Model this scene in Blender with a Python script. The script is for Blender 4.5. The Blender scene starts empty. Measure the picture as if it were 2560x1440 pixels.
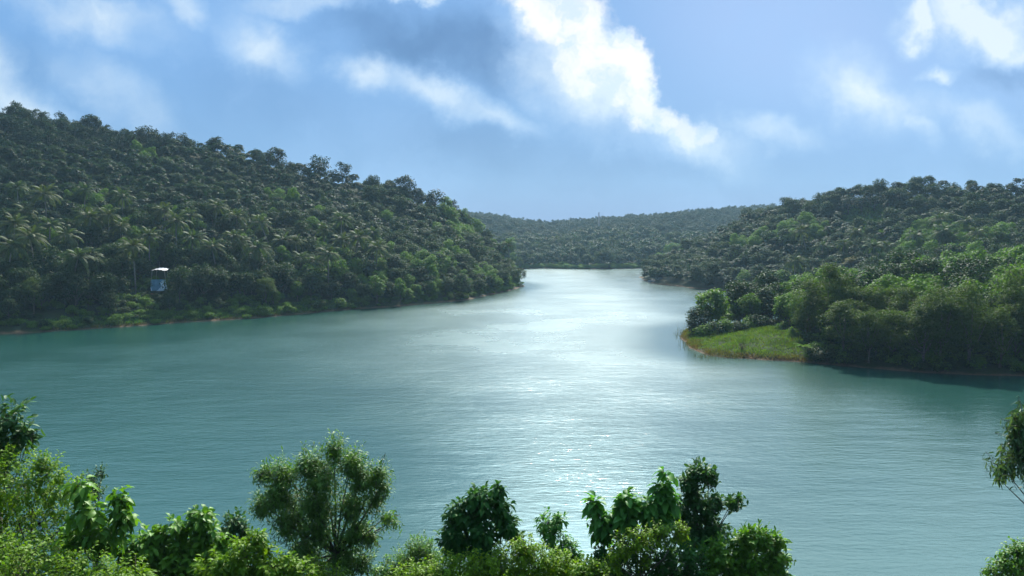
import bpy, math, random
import numpy as np
from mathutils import Vector, noise as mnoise

R_ = math.radians
SC = bpy.context.scene
COL = SC.collection

# ------------------------------------------------------------------ camera
CAM_H = 20.0
FPX = 2009.0                       # focal length in pixels of the 2560 px wide photograph
PITCH = math.atan(135.0 / FPX)
cam_d = bpy.data.cameras.new('camera')
cam_d.sensor_width = 36.0
cam_d.lens = 36.0 * FPX / 2560.0
cam_d.clip_start = 0.2
cam_d.clip_end = 6000.0
cam = bpy.data.objects.new('camera', cam_d)
COL.objects.link(cam)
cam.location = (0, 0, CAM_H)
cam.rotation_euler = (R_(90) - PITCH, 0, 0)
SC.camera = cam

# ------------------------------------------------------------------ exposure and engine
SC.view_settings.view_transform = 'Standard'
SC.view_settings.look = 'None'
SC.view_settings.gamma = 1.0
SC.view_settings.exposure = 1.2
SC.render.engine = 'CYCLES'
SC.cycles.max_bounces = 8
SC.cycles.diffuse_bounces = 2
SC.cycles.glossy_bounces = 3
SC.cycles.transmission_bounces = 3
SC.cycles.volume_bounces = 1
SC.cycles.use_denoising = True

# ------------------------------------------------------------------ sun
SUN_EL, SUN_AZ = R_(42), R_(7)          # azimuth measured from +Y towards +X
SUN_DIR = Vector((math.sin(SUN_AZ) * math.cos(SUN_EL), math.cos(SUN_AZ) * math.cos(SUN_EL), math.sin(SUN_EL)))
sun_d = bpy.data.lights.new('sun', 'SUN')
sun_d.energy = 4.6
sun_d.angle = R_(0.53)
sun_d.color = (1.0, 0.95, 0.86)
sun = bpy.data.objects.new('sun', sun_d)
COL.objects.link(sun)
sun.rotation_euler = (-SUN_DIR).to_track_quat('-Z', 'Y').to_euler()


# ------------------------------------------------------------------ node helper
class NT:
    def __init__(self, tree):
        self.t = tree
        self.t.nodes.clear()

    def node(self, kind, **kw):
        n = self.t.nodes.new(kind)
        for k, v in kw.items():
            setattr(n, k, v)
        return n

    def put(self, sock, v):
        if isinstance(v, bpy.types.NodeSocket):
            self.t.links.new(v, sock)
        elif v is not None:
            sock.default_value = v

    def math(self, op, a, b=None, c=None, clamp=False):
        n = self.node('ShaderNodeMath', operation=op, use_clamp=clamp)
        for i, v in enumerate((a, b, c)):
            if v is not None:
                self.put(n.inputs[i], v)
        return n.outputs[0]

    def vmath(self, op, a, b=None, scale=None):
        n = self.node('ShaderNodeVectorMath', operation=op)
        self.put(n.inputs[0], a)
        if b is not None:
            self.put(n.inputs[1], b)
        if scale is not None:
            self.put(n.inputs['Scale'], scale)
        return n.outputs['Value'] if op in ('LENGTH', 'DISTANCE', 'DOT_PRODUCT') else n.outputs[0]

    def ramp(self, v, a, b, lo=0.0, hi=1.0, smooth=True):
        n = self.node('ShaderNodeMapRange')
        n.interpolation_type = 'SMOOTHSTEP' if smooth else 'LINEAR'
        n.clamp = True
        for i, x in enumerate((v, a, b, lo, hi)):
            self.put(n.inputs[i], x)
        return n.outputs[0]

    def mix(self, f, a, b, blend='MIX'):
        n = self.node('ShaderNodeMix', data_type='RGBA', blend_type=blend)
        self.put(n.inputs[0], f)
        for s, v in ((6, a), (7, b)):
            if isinstance(v, tuple) and len(v) == 3:
                v = v + (1.0,)
            self.put(n.inputs[s], v)
        return n.outputs[2]

    def noise(self, vec, scale, detail=4.0, rough=0.55, dist=0.0, out=0):
        n = self.node('ShaderNodeTexNoise')
        if vec is not None:
            self.put(n.inputs['Vector'], vec)
        self.put(n.inputs['Scale'], scale)
        n.inputs['Detail'].default_value = detail
        n.inputs['Roughness'].default_value = rough
        n.inputs['Distortion'].default_value = dist
        return n.outputs[out]

    def combine(self, x, y, z):
        n = self.node('ShaderNodeCombineXYZ')
        for i, v in enumerate((x, y, z)):
            self.put(n.inputs[i], v)
        return n.outputs[0]

    def separate(self, v):
        n = self.node('ShaderNodeSeparateXYZ')
        self.put(n.inputs[0], v)
        return n.outputs


# ------------------------------------------------------------------ sky with clouds (a world, by direction)
def build_world():
    w = bpy.data.worlds.new('World')
    SC.world = w
    w.use_nodes = True
    q = NT(w.node_tree)
    sky = q.node('ShaderNodeTexSky', sky_type='NISHITA', sun_disc=False)
    sky.sun_elevation = SUN_EL
    sky.sun_rotation = SUN_AZ
    sky.air_density = 1.2
    sky.dust_density = 1.0
    sky.ozone_density = 2.0
    tc = q.node('ShaderNodeTexCoord')
    d = tc.outputs['Generated']
    x, y, z = q.separate(d)
    ay = q.math('MAXIMUM', q.math('ABSOLUTE', y), 0.12)
    # tangent-plane coordinates about +Y, in units of 1000 photograph pixels; h is the height over the horizon
    u = q.math('MULTIPLY', q.math('DIVIDE', x, ay), FPX / 1000)
    h = q.math('MULTIPLY', q.math('DIVIDE', z, ay), FPX / 1000)
    uv = q.combine(u, h, 0.0)

    def P(px, py):
        return ((px - 1280) / 1000.0, (585 - py) / 1000.0)

    # slow and fast warping give the billows
    n1 = q.vmath('SUBTRACT', q.noise(uv, 4.5, 6, 0.6, out=1), (0.5, 0.5, 0.5))
    n2 = q.vmath('SUBTRACT', q.noise(uv, 16.0, 6, 0.62, out=1), (0.5, 0.5, 0.5))
    warp = q.vmath('ADD', q.vmath('ADD', uv, q.vmath('SCALE', n1, scale=0.17)), q.vmath('SCALE', n2, scale=0.085))
    wx, wy, _ = q.separate(warp)
    wuv = q.combine(wx, wy, 0.0)
    soft = q.vmath('ADD', uv, q.vmath('SCALE', n1, scale=0.26))
    sx, sy, _ = q.separate(soft)
    suv = q.combine(sx, sy, 0.0)

    def blobs(vec, lst, hard):
        acc = None
        for px, py, r, amp in lst:
            cx, cy = P(px, py)
            dist = q.vmath('DISTANCE', vec, (cx, cy, 0.0))
            v = q.ramp(dist, r / 1000 * (1 + hard), r / 1000 * (1 - hard), 0.0, amp)
            acc = v if acc is None else q.math('MAXIMUM', acc, v)
        return acc

    def ell(vec, lst):
        acc = None
        for px, py, rx, ry, ang, amp in lst:
            cx, cy = P(px, py)
            m = q.node('ShaderNodeMapping', vector_type='TEXTURE')
            q.put(m.inputs['Vector'], vec)
            m.inputs['Location'].default_value = (cx, cy, 0)
            m.inputs['Rotation'].default_value = (0, 0, R_(ang))
            m.inputs['Scale'].default_value = (rx / 1000, ry / 1000, 1)
            v = q.ramp(q.vmath('LENGTH', m.outputs[0]), 1.0, 0.0, 0.0, amp)
            acc = v if acc is None else q.math('MAXIMUM', acc, v)
        return acc

    cum = blobs(wuv, [(1300, -60, 90, 1), (1370, 20, 92, 1), (1440, 85, 88, 1), (1495, 150, 82, 1), (1558, 112, 48, 1),
                      (1575, 165, 55, 1), (1545, 215, 72, 1), (1605, 235, 42, .95), (1480, 205, 48, .9), (1590, 285, 52, .85),
                      (1650, 300, 42, .75), (1700, 330, 44, .6), (1760, 335, 30, .45), (1410, 150, 50, .8)], 0.36)
    veil = ell(suv, [(1450, 200, 330, 190, -38, .75), (1720, 350, 300, 90, -20, .6), (930, 190, 130, 90, -20, .68), (1070, 240, 270, 90, -18, .62),
                     (1230, 290, 240, 75, -20, .55), (250, 40, 330, 110, -15, .62), (470, 10, 120, 90, -40, .55), (760, 0, 260, 60, 0, .55), (1090, -10, 200, 30, 0, .7),
                     (680, 120, 230, 120, -35, .6), (40, 240, 330, 150, -45, .62), (300, 240, 320, 110, -40, .42),
                     (2440, 60, 280, 120, -15, 1.0), (2270, 40, 110, 90, 20, 1.0), (2560, 120, 180, 70, 0, .7), (2330, 165, 80, 45, 0, .68), (2150, 240, 230, 150, -25, .75),
                     (2260, 310, 150, 60, -40, .55), (1930, 345, 220, 70, -10, .5), (2420, 300, 280, 90, -25, .5), (2070, 175, 120, 60, -40, .3)])
    fine = q.noise(suv, 7.0, 8, 0.6)
    veil = q.ramp(q.math('MULTIPLY_ADD', veil, 1.3, q.math('MULTIPLY', q.math('SUBTRACT', fine, .5), q.math('MULTIPLY_ADD', veil, 1.0, .25))), .02, 1.05, 0.0, 1.0, smooth=False)
    veil = q.math('MULTIPLY', veil, q.ramp(h, .03, .22))
    dark = ell(soft, [(1060, 110, 330, 130, -12, 1.0), (930, 60, 200, 70, 0, .7), (1190, 140, 240, 110, -20, 1.0), (330, 330, 500, 170, -20, .25), (700, 260, 360, 130, -25, .25),
                      (100, 160, 420, 110, -10, .3), (2500, 190, 160, 60, -10, .45), (1180, 380, 420, 90, -8, .4), (1500, 430, 700, 60, 0, .25)])
    # general broken cloud for the parts of the sky outside the photograph
    gen = q.noise(q.combine(q.math('MULTIPLY', u, 0.55), h, 0.0), 1.7, 9, 0.6)
    high = q.ramp(h, 0.62, 1.0)
    gen_c = q.math('MULTIPLY', q.ramp(gen, 0.46, 0.66), high)

    # clear part: Nishita sky veiled by thin blue vapour
    clear = q.mix(q.ramp(h, 0.0, 0.55), (0.145, 0.335, 0.63), (0.168, 0.385, 0.755))
    clear = q.mix(q.math('MULTIPLY', q.ramp(u, -0.05, 0.75), q.ramp(h, .10, .42, .12, 1.0)), clear, (0.29, 0.50, 0.86))
    lil = ell(uv, [(1950, 60, 520, 260, -10, .8)])
    clear = q.mix(lil, clear, (0.36, 0.54, 0.90))
    clear = q.mix(q.math('MULTIPLY', q.ramp(h, 0.20, 0.0), 0.55), clear, (0.16, 0.31, 0.60))
    base = q.mix(q.math('MULTIPLY', dark, 0.9, clamp=True), clear, (0.050, 0.18, 0.43))
    mott = q.noise(suv, 3.2, 7, 0.55)
    base = q.mix(q.ramp(mott, 0.42, 0.72, 0.0, 0.32), base, (0.30, 0.54, 0.92))
    base = q.mix(q.math('MULTIPLY', q.math('MAXIMUM', veil, q.math('MULTIPLY', gen_c, 0.9)), 0.85, clamp=True), base, q.mix(veil, (0.40, 0.66, 1.0), (0.88, 0.97, 1.0)))
    cshade = q.noise(q.vmath('ADD', wuv, (0.011, -0.017, 0.0)), 11.0, 7, 0.6)
    ccol = q.mix(q.ramp(cshade, 0.38, 0.58), (0.70, 0.84, 0.98), (1.02, 1.02, 1.03))
    allc = q.mix(cum, base, ccol)
    # bright patches added out of view round and below the sun, for water glow
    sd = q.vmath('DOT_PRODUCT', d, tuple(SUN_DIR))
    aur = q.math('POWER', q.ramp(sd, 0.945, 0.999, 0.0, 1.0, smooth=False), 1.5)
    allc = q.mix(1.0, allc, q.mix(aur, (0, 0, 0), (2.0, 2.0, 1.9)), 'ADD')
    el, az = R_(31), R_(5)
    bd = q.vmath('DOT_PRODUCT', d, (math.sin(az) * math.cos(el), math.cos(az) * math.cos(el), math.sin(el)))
    bank = q.math('MULTIPLY', q.ramp(bd, math.cos(R_(13)), math.cos(R_(5))), q.ramp(h, .60, .78))  # added unseen bright patch that the rippled water reflects
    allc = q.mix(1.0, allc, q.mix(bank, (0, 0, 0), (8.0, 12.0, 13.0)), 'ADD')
    wide = q.math('MULTIPLY', q.ramp(sd, 0.40, 0.95), q.ramp(h, .60, .95))  # broad brightness added above the view to lift the water's reflection
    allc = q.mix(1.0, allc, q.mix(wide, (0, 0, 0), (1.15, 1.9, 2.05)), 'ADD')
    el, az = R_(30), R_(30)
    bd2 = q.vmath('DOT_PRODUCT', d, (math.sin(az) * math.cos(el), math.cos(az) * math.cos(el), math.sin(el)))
    side = q.math('MULTIPLY', q.ramp(bd2, math.cos(R_(20)), math.cos(R_(8))), q.ramp(h, .60, .80))  # unseen bright patch added to one side, brightens the nearer water
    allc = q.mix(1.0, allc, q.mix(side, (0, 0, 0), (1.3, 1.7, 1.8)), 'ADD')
    bg1 = q.node('ShaderNodeBackground')
    q.put(bg1.inputs['Color'], sky.outputs[0])
    bg1.inputs['Strength'].default_value = 0.05
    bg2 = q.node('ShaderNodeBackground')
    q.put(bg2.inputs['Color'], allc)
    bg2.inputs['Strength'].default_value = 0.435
    ms = q.node('ShaderNodeMixShader')
    q.put(ms.inputs[0], q.ramp(z, -0.05, 0.0, 0.0, 0.9))
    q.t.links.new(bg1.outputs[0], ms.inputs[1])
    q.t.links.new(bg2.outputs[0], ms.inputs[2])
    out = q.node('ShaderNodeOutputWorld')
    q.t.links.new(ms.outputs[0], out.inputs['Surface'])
    w.cycles.sampling_method = 'MANUAL'
    w.cycles.sample_map_resolution = 512


build_world()

# ------------------------------------------------------------------ projection helpers
CP, SP_ = math.cos(PITCH), math.sin(PITCH)


def ray(px, py):
    """Direction of a photograph pixel, scaled so that its Y component is 1."""
    a, b = (px - 1280) / FPX, (720 - py) / FPX
    dy, dz = CP + b * SP_, -SP_ + b * CP
    return np.array((a / dy, 1.0, dz / dy))


def at(px, py, Y):
    return np.array((0, 0, CAM_H)) + ray(px, py) * Y


def gp(px, py, z=0.0):
    d = ray(px, py)
    p = np.array((0, 0, CAM_H)) + d * ((z - CAM_H) / d[2])
    return p[0], p[1]


def project(P):
    P = np.atleast_2d(P)
    y, z = P[:, 1], P[:, 2] - CAM_H
    dep = y * CP - z * SP_
    up = y * SP_ + z * CP
    return 1280 + FPX * P[:, 0] / dep, 720 - FPX * up / dep, dep


# ------------------------------------------------------------------ scene-graph helpers
def tag(o, label=None, cat=None, group=None, kind=None):
    for k, v in (('label', label), ('category', cat), ('group', group), ('kind', kind)):
        if v:
            o[k] = v
    return o


def empty(name, loc=(0, 0, 0), rz=0.0):
    o = bpy.data.objects.new(name, None)
    o.empty_display_size = 0.3
    COL.objects.link(o)
    o.location = loc
    o.rotation_euler = (0, 0, rz)
    return o


def link(name, me, parent=None):
    o = bpy.data.objects.new(name, me)
    COL.objects.link(o)
    if parent is not None:
        o.parent = parent
    return o


class MB:
    """Collects vertices and faces for one mesh."""
    def __init__(self):
        self.v, self.f3, self.f4, self.n = [], [], [], 0

    def add(self, v, f3=None, f4=None):
        v = np.asarray(v, float).reshape(-1, 3)
        if f3 is not None and len(f3):
            self.f3.append(np.asarray(f3, int).reshape(-1, 3) + self.n)
        if f4 is not None and len(f4):
            self.f4.append(np.asarray(f4, int).reshape(-1, 4) + self.n)
        self.v.append(v)
        self.n += len(v)

    def box(self, c, s, rz=0.0):
        c, s = np.array(c, float), np.array(s, float) / 2
        k = np.array([(i, j, l) for l in (-1, 1) for j in (-1, 1) for i in (-1, 1)], float) * s
        ca, sa = math.cos(rz), math.sin(rz)
        k = np.stack((k[:, 0] * ca - k[:, 1] * sa, k[:, 0] * sa + k[:, 1] * ca, k[:, 2]), 1) + c
        self.add(k, f4=[(0, 2, 3, 1), (4, 5, 7, 6), (0, 1, 5, 4), (2, 6, 7, 3), (0, 4, 6, 2), (1, 3, 7, 5)])

    def tube(self, pts, rad, seg=7):
        pts = [np.array(p, float) for p in pts]
        rings = []
        for i, p in enumerate(pts):
            t = pts[min(i + 1, len(pts) - 1)] - pts[max(i - 1, 0)]
            t = t / (np.linalg.norm(t) + 1e-9)
            a = np.cross(t, (0.31, 0.95, 0.05))
            a /= np.linalg.norm(a) + 1e-9
            b = np.cross(t, a)
            r = rad[i] if hasattr(rad, '__len__') else rad
            an = np.arange(seg) * 2 * math.pi / seg
            rings.append(p + r * (np.cos(an)[:, None] * a + np.sin(an)[:, None] * b))
        f = []
        for i in range(len(pts) - 1):
            for j in range(seg):
                k = (j + 1) % seg
                f.append((i * seg + j, i * seg + k, (i + 1) * seg + k, (i + 1) * seg + j))
        v = np.concatenate(rings + [pts[0][None], pts[-1][None]])
        m = len(pts) * seg
        caps = [(m, (j + 1) % seg, j) for j in range(seg)] + [(m + 1, m - seg + j, m - seg + (j + 1) % seg) for j in range(seg)]
        self.add(v, caps, f)

    def mesh(self, name, mat, smooth=False):
        me = bpy.data.meshes.new(name)
        v = np.concatenate(self.v) if self.v else np.zeros((0, 3))
        f3 = np.concatenate(self.f3) if self.f3 else np.zeros((0, 3), int)
        f4 = np.concatenate(self.f4) if self.f4 else np.zeros((0, 4), int)
        me.vertices.add(len(v))
        me.vertices.foreach_set('co', v.astype(np.float32).ravel())
        loops = np.concatenate((f3.ravel(), f4.ravel())).astype(np.int32)
        me.loops.add(len(loops))
        me.loops.foreach_set('vertex_index', loops)
        me.polygons.add(len(f3) + len(f4))
        st = np.concatenate((np.arange(len(f3)) * 3, len(f3) * 3 + np.arange(len(f4)) * 4)).astype(np.int32)
        me.polygons.foreach_set('loop_start', st)
        if smooth:
            me.polygons.foreach_set('use_smooth', np.ones(len(f3) + len(f4), bool))
        me.update(calc_edges=True)
        me.validate()
        if mat:
            me.materials.append(mat)
        return me


def unit(a):
    return a / (np.linalg.norm(a, axis=-1, keepdims=True) + 1e-9)


def leaves_simple(mb, P, D, N, L, W, fold=0.12):
    """Diamond leaves: base P, direction D, normal N."""
    D = unit(D)
    S = unit(np.cross(D, N))
    N = np.cross(S, D)
    L, W = np.broadcast_to(np.asarray(L, float), (len(P),))[:, None], np.broadcast_to(np.asarray(W, float), (len(P),))[:, None]
    v = np.stack((P, P + D * L * .45 + S * W * .5 + N * W * fold, P + D * L - N * L * .10, P + D * L * .45 - S * W * .5 + N * W * fold), 1)
    n = len(P)
    i = np.arange(n)[:, None] * 4
    mb.add(v.reshape(-1, 3), np.concatenate((i + np.array((0, 1, 2)), i + np.array((0, 2, 3)))))


def leaves_full(mb, P, D, N, L, W, droop=0.25, fold=0.18):
    """Curved, folded, pointed leaves (ten vertices)."""
    D = unit(D)
    S = unit(np.cross(D, N))
    N = np.cross(S, D)
    n = len(P)
    L = np.broadcast_to(np.asarray(L, float), (n,))[:, None]
    W = np.broadcast_to(np.asarray(W, float), (n,))[:, None]
    dr = np.broadcast_to(np.asarray(droop, float), (n,))[:, None]
    Z = np.array((0, 0, -1.0))

    def sp(t):
        return P + D * L * t + (Z * .7 - N * .5) * dr * L * t * t
    vs = [sp(0)]
    for t, w in ((.28, .82), (.58, 1.0), (.84, .55)):
        c = sp(t)
        e = S * W * .5 * w
        up = N * W * w * fold
        vs += [c, c + e + up, c - e + up]
    vs.append(sp(1.0))
    v = np.stack(vs, 1)            # 0 | 1,2,3 | 4,5,6 | 7,8,9 | 10
    i = np.arange(n)[:, None] * 11
    f3 = np.concatenate([i + np.array(k) for k in ((0, 2, 1), (0, 1, 3), (7, 8, 10), (7, 10, 9))])
    f4 = np.concatenate([i + np.array(k) for k in ((1, 2, 5, 4), (1, 4, 6, 3), (4, 5, 8, 7), (4, 7, 9, 6))])
    mb.add(v.reshape(-1, 3), f3, f4)


# ------------------------------------------------------------------ materials
def new_mat(name):
    m = bpy.data.materials.new(name)
    m.use_nodes = True
    return m, NT(m.node_tree)


def out_surface(q, sh):
    o = q.node('ShaderNodeOutputMaterial')
    q.t.links.new(sh, o.inputs['Surface'])
    return o


def principled(q, col, rough, spec=0.5, **kw):
    b = q.node('ShaderNodeBsdfPrincipled')
    q.put(b.inputs['Base Color'], col + (1.0,) if isinstance(col, tuple) and len(col) == 3 else col)
    q.put(b.inputs['Roughness'], rough)
    q.put(b.inputs['Specular IOR Level'], spec)
    for k, v in kw.items():
        q.put(b.inputs[k], v)
    return b


def leaf_mat(name, a, b, c=None, trans=0.36, rough=0.6, spec=0.09, tcol=(1.25, 1.35, 0.55), cfac=0.6):
    """Leaves: colour runs from a to b leaf by leaf, towards c plant by plant; light comes through them."""
    m, q = new_mat(name)
    geo = q.node('ShaderNodeNewGeometry')
    col = q.mix(geo.outputs['Random Per Island'], a, b)
    if c:
        oi = q.node('ShaderNodeObjectInfo')
        col = q.mix(q.math('MULTIPLY', oi.outputs['Random'], cfac), col, c)
    p = principled(q, col, rough, spec)
    tr = q.node('ShaderNodeBsdfTranslucent')
    q.put(tr.inputs['Color'], q.mix(1.0, col, tcol, 'MULTIPLY'))
    ms = q.node('ShaderNodeMixShader')
    ms.inputs[0].default_value = trans
    q.t.links.new(p.outputs[0], ms.inputs[1])
    q.t.links.new(tr.outputs[0], ms.inputs[2])
    out_surface(q, ms.outputs[0])
    return m


def plain_mat(name, a, b=None, scale=3.0, rough=0.8, spec=0.3, bump=0.0):
    m, q = new_mat(name)
    tc = q.node('ShaderNodeTexCoord')
    col = a + (1.0,)
    nz = q.noise(tc.outputs['Object'], scale, 6, 0.6)
    if b:
        col = q.mix(q.ramp(nz, 0.35, 0.65), a, b)
    p = principled(q, col, rough, spec)
    if bump:
        bn = q.node('ShaderNodeBump')
        bn.inputs['Distance'].default_value = bump
        q.put(bn.inputs['Height'], nz)
        q.t.links.new(bn.outputs[0], p.inputs['Normal'])
    out_surface(q, p.outputs[0])
    return m


M = {}
M['broad'] = leaf_mat('leaf_broad', (0.0079, 0.0221, 0.0043), (0.0181, 0.0400, 0.0069), (0.0253, 0.0476, 0.0056))
M['rubber'] = leaf_mat('leaf_rubber', (0.0093, 0.0253, 0.0075), (0.0171, 0.0379, 0.0113), (0.0140, 0.0343, 0.0050), rough=.55, spec=.10)
M['bright'] = leaf_mat('leaf_bright', (0.0418, 0.0961, 0.0084), (0.0878, 0.1463, 0.0134), (0.0627, 0.1254, 0.0084), trans=.42)
M['olive'] = leaf_mat('leaf_olive', (0.0297, 0.0520, 0.0066), (0.0580, 0.0855, 0.0089), (0.0445, 0.0743, 0.0052), trans=.42)
M['crest'] = leaf_mat('leaf_crest', (0.0067, 0.0166, 0.0065), (0.0120, 0.0263, 0.0084), (0.0090, 0.0239, 0.0059))
M['palm'] = leaf_mat('leaf_palm', (0.0208, 0.0432, 0.0112), (0.0440, 0.0720, 0.0176), (0.0600, 0.0656, 0.0176), rough=.55, spec=.07, trans=.3)
M['brown'] = leaf_mat('leaf_brown', (0.0720, 0.0570, 0.0155), (0.0936, 0.0912, 0.0186), (0.0864, 0.0456, 0.0155))
M['bark'] = plain_mat('bark', (.075, .060, .045), (.13, .11, .085), 4.0, .9, .2, .02)
M['palmbark'] = plain_mat('palm_bark', (.13, .12, .10), (.20, .18, .15), 5.0, .9, .2, .02)

# ------------------------------------------------------------------ lake outline and relief
lake_pts = [gp(*p) for p in ((0, 836), (110, 830), (300, 818), (460, 806), (620, 797), (740, 786), (870, 774), (980, 767), (1080, 758), (1160, 751), (1200, 743), (1260, 730), (1312, 715))]
lake_pts += [(1, 322), (-9, 350), (-12, 400), (-6, 440), gp(1290, 673), gp(1360, 671), gp(1480, 673), gp(1600, 671)]
lake_pts += [(86, 450), (80, 410), gp(1598, 692), gp(1612, 702), gp(1640, 710), gp(1690, 715), gp(1745, 722), (88, 268), (96, 235), (84, 205), (62, 186), (46, 176)]
lake_pts += [gp(*p) for p in ((1712, 826), (1702, 836), (1712, 856), (1730, 872), (1765, 886), (1820, 895), (1900, 899), (1990, 904), (2080, 913), (2200, 922), (2330, 933), (2450, 938), (2560, 940))]
lake_pts += [(110, 104), (150, 78), (185, 40), (150, 30), (90, 34), (40, 37), (0, 38), (-40, 37), (-90, 36), (-150, 40), (-230, 80), (-200, 130), (-140, 150)]
LAKE = np.array(lake_pts)

RIDGES = [
    (1.0, [(-420, 230, 56), (-300, 285, 62), (-191, 300, 61), (-160, 300, 57), (-131, 300, 51), (-108, 303, 49), (-89, 308, 44.5), (-66, 315, 40), (-43, 320, 34.5), (-29, 325, 29), (-19, 330, 22), (-8, 330, 15), (-1, 326, 9)]),
    (1.22, [(420, 240, 36), (300, 275, 34), (191, 300, 33), (165, 318, 35), (149, 330, 36), (134, 340, 33.5), (124, 350, 30), (110, 370, 25), (95, 378, 17), (78, 382, 9)]),
    (1.0, [(-300, 850, 60), (-120, 800, 48), (-43, 750, 31), (-14, 700, 21.5), (15, 660, 15.5), (39, 650, 14.5), (70, 650, 17.5), (90, 655, 20.5), (129, 700, 25.5), (183, 800, 36), (269, 900, 42.5), (420, 950, 52)]),
    (0.85, [(-300, -4, 19), (-60, -1, 18.2), (0, -1.0, 18.2), (60, -1, 18.2), (300, -4, 19)]),
]


def seg_dist(P, A, B):
    d = B - A
    t = np.clip(((P - A) @ d) / (d @ d + 1e-9), 0, 1)
    return np.linalg.norm(P - (A + t[:, None] * d), axis=1), t


def lake_sd(P):
    """Distance to the shoreline, negative on the water."""
    P = np.asarray(P, float)
    best = np.full(len(P), 1e9)
    inside = np.zeros(len(P), bool)
    n = len(LAKE)
    for i in range(n):
        A, B = LAKE[i], LAKE[(i + 1) % n]
        dd, _ = seg_dist(P, A, B)
        best = np.minimum(best, dd)
        c = (A[1] > P[:, 1]) != (B[1] > P[:, 1])
        with np.errstate(divide='ignore', invalid='ignore'):
            xi = (B[0] - A[0]) * (P[:, 1] - A[1]) / (B[1] - A[1] + 1e-12) + A[0]
        inside ^= c & (P[:, 0] < xi)
    return np.where(inside, -best, best)


def vnoise(P, s, seed=0.0):
    """Cheap smooth noise from summed sines, about -1 to 1."""
    x, y = P[:, 0] / s + seed, P[:, 1] / s - seed * 1.7
    return (np.sin(x * 1.0 + 1.3 * np.sin(y * .7 + seed)) + np.sin(y * 1.1 + 1.7 * np.sin(x * .6 - seed)) + .5 * np.sin(2.3 * x + 1.9 * y) + .4 * np.sin(3.1 * y - 2.7 * x + seed)) / 2.4


def relief(P):
    P = np.asarray(P, float)
    ds = lake_sd(P) + 0.9 * vnoise(P, 2.2, 1.0) * 0.5
    z = np.zeros(len(P))
    pos = np.maximum(ds, 0)
    for p, pts in RIDGES:
        pts = np.array(pts, float)
        best = np.full(len(P), 1e9)
        H = np.zeros(len(P))
        for a, b in zip(pts[:-1], pts[1:]):
            dd, t = seg_dist(P, a[:2], b[:2])
            hh = a[2] + (b[2] - a[2]) * t
            k = dd < best
            best = np.where(k, dd, best)
            H = np.where(k, hh, H)
        z = np.maximum(z, H * (pos / (pos + best + 1e-6)) ** p)
    z = z + np.clip(pos / 30, 0, 1) * (1.3 * vnoise(P, 16, 2.0) + 0.5 * vnoise(P, 6, 4.0)) * np.clip((P[:, 1] - 30) / 60, 0, 1)
    z = z + np.clip(pos / 1.5, 0, 1) * 0.22
    return np.where(ds > 0, z, np.maximum(ds * 0.30, -3.0)), ds


def z_at(x, y):
    return float(relief(np.array([[x, y]]))[0][0])


def axis(lo, hi, step, far, grow=1.25):
    a = list(np.arange(lo, hi + step * .5, step))
    s = step
    while a[-1] < far:
        s *= grow
        a.append(a[-1] + s)
    s = step
    while a[0] > -far:
        s *= grow
        a.insert(0, a[0] - s)
    return np.array(a)


def build_ground():
    xs = axis(-215, 215, 2.0, 1300)
    ys = axis(-12, 420, 2.0, 1300)
    ys = ys[ys > -500]
    X, Y = np.meshgrid(xs, ys)
    P = np.stack((X.ravel(), Y.ravel()), 1)
    z, _ = relief(P)
    v = np.column_stack((P, z))
    nx, ny = len(xs), len(ys)
    i = (np.arange(ny - 1)[:, None] * nx + np.arange(nx - 1)[None]).ravel()
    mb = MB()
    mb.add(v, f4=np.stack((i, i + 1, i + nx + 1, i + nx), 1))
    m, q = new_mat('forest_ground')
    g = q.node('ShaderNodeNewGeometry')
    pos = g.outputs['Position']
    zz = q.separate(pos)[2]
    n1 = q.noise(pos, 0.25, 6, .6)
    n2 = q.noise(pos, 2.5, 6, .65)
    green = q.mix(q.ramp(n1, .35, .65), (.010, .018, .005), (.020, .030, .008))
    green = q.mix(q.ramp(n2, .5, .7), green, (.028, .022, .012))
    soil = q.mix(q.ramp(n2, .3, .7), (.060, .034, .018), (.10, .056, .030))
    lim = q.math('ADD', zz, q.math('MULTIPLY', q.math('SUBTRACT', n1, .5), 1.3))
    col = q.mix(q.ramp(lim, .05, .45), soil, green)
    p = principled(q, col, .95, .15)
    bn = q.node('ShaderNodeBump')
    bn.inputs['Distance'].default_value = .25
    q.put(bn.inputs['Height'], n2)
    q.t.links.new(bn.outputs[0], p.inputs['Normal'])
    out_surface(q, p.outputs[0])
    o = link('ground', mb.mesh('ground', m, True))
    return tag(o, 'dark forest floor of the hills with red earth banks at the waterline', 'ground', kind='structure')


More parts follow.
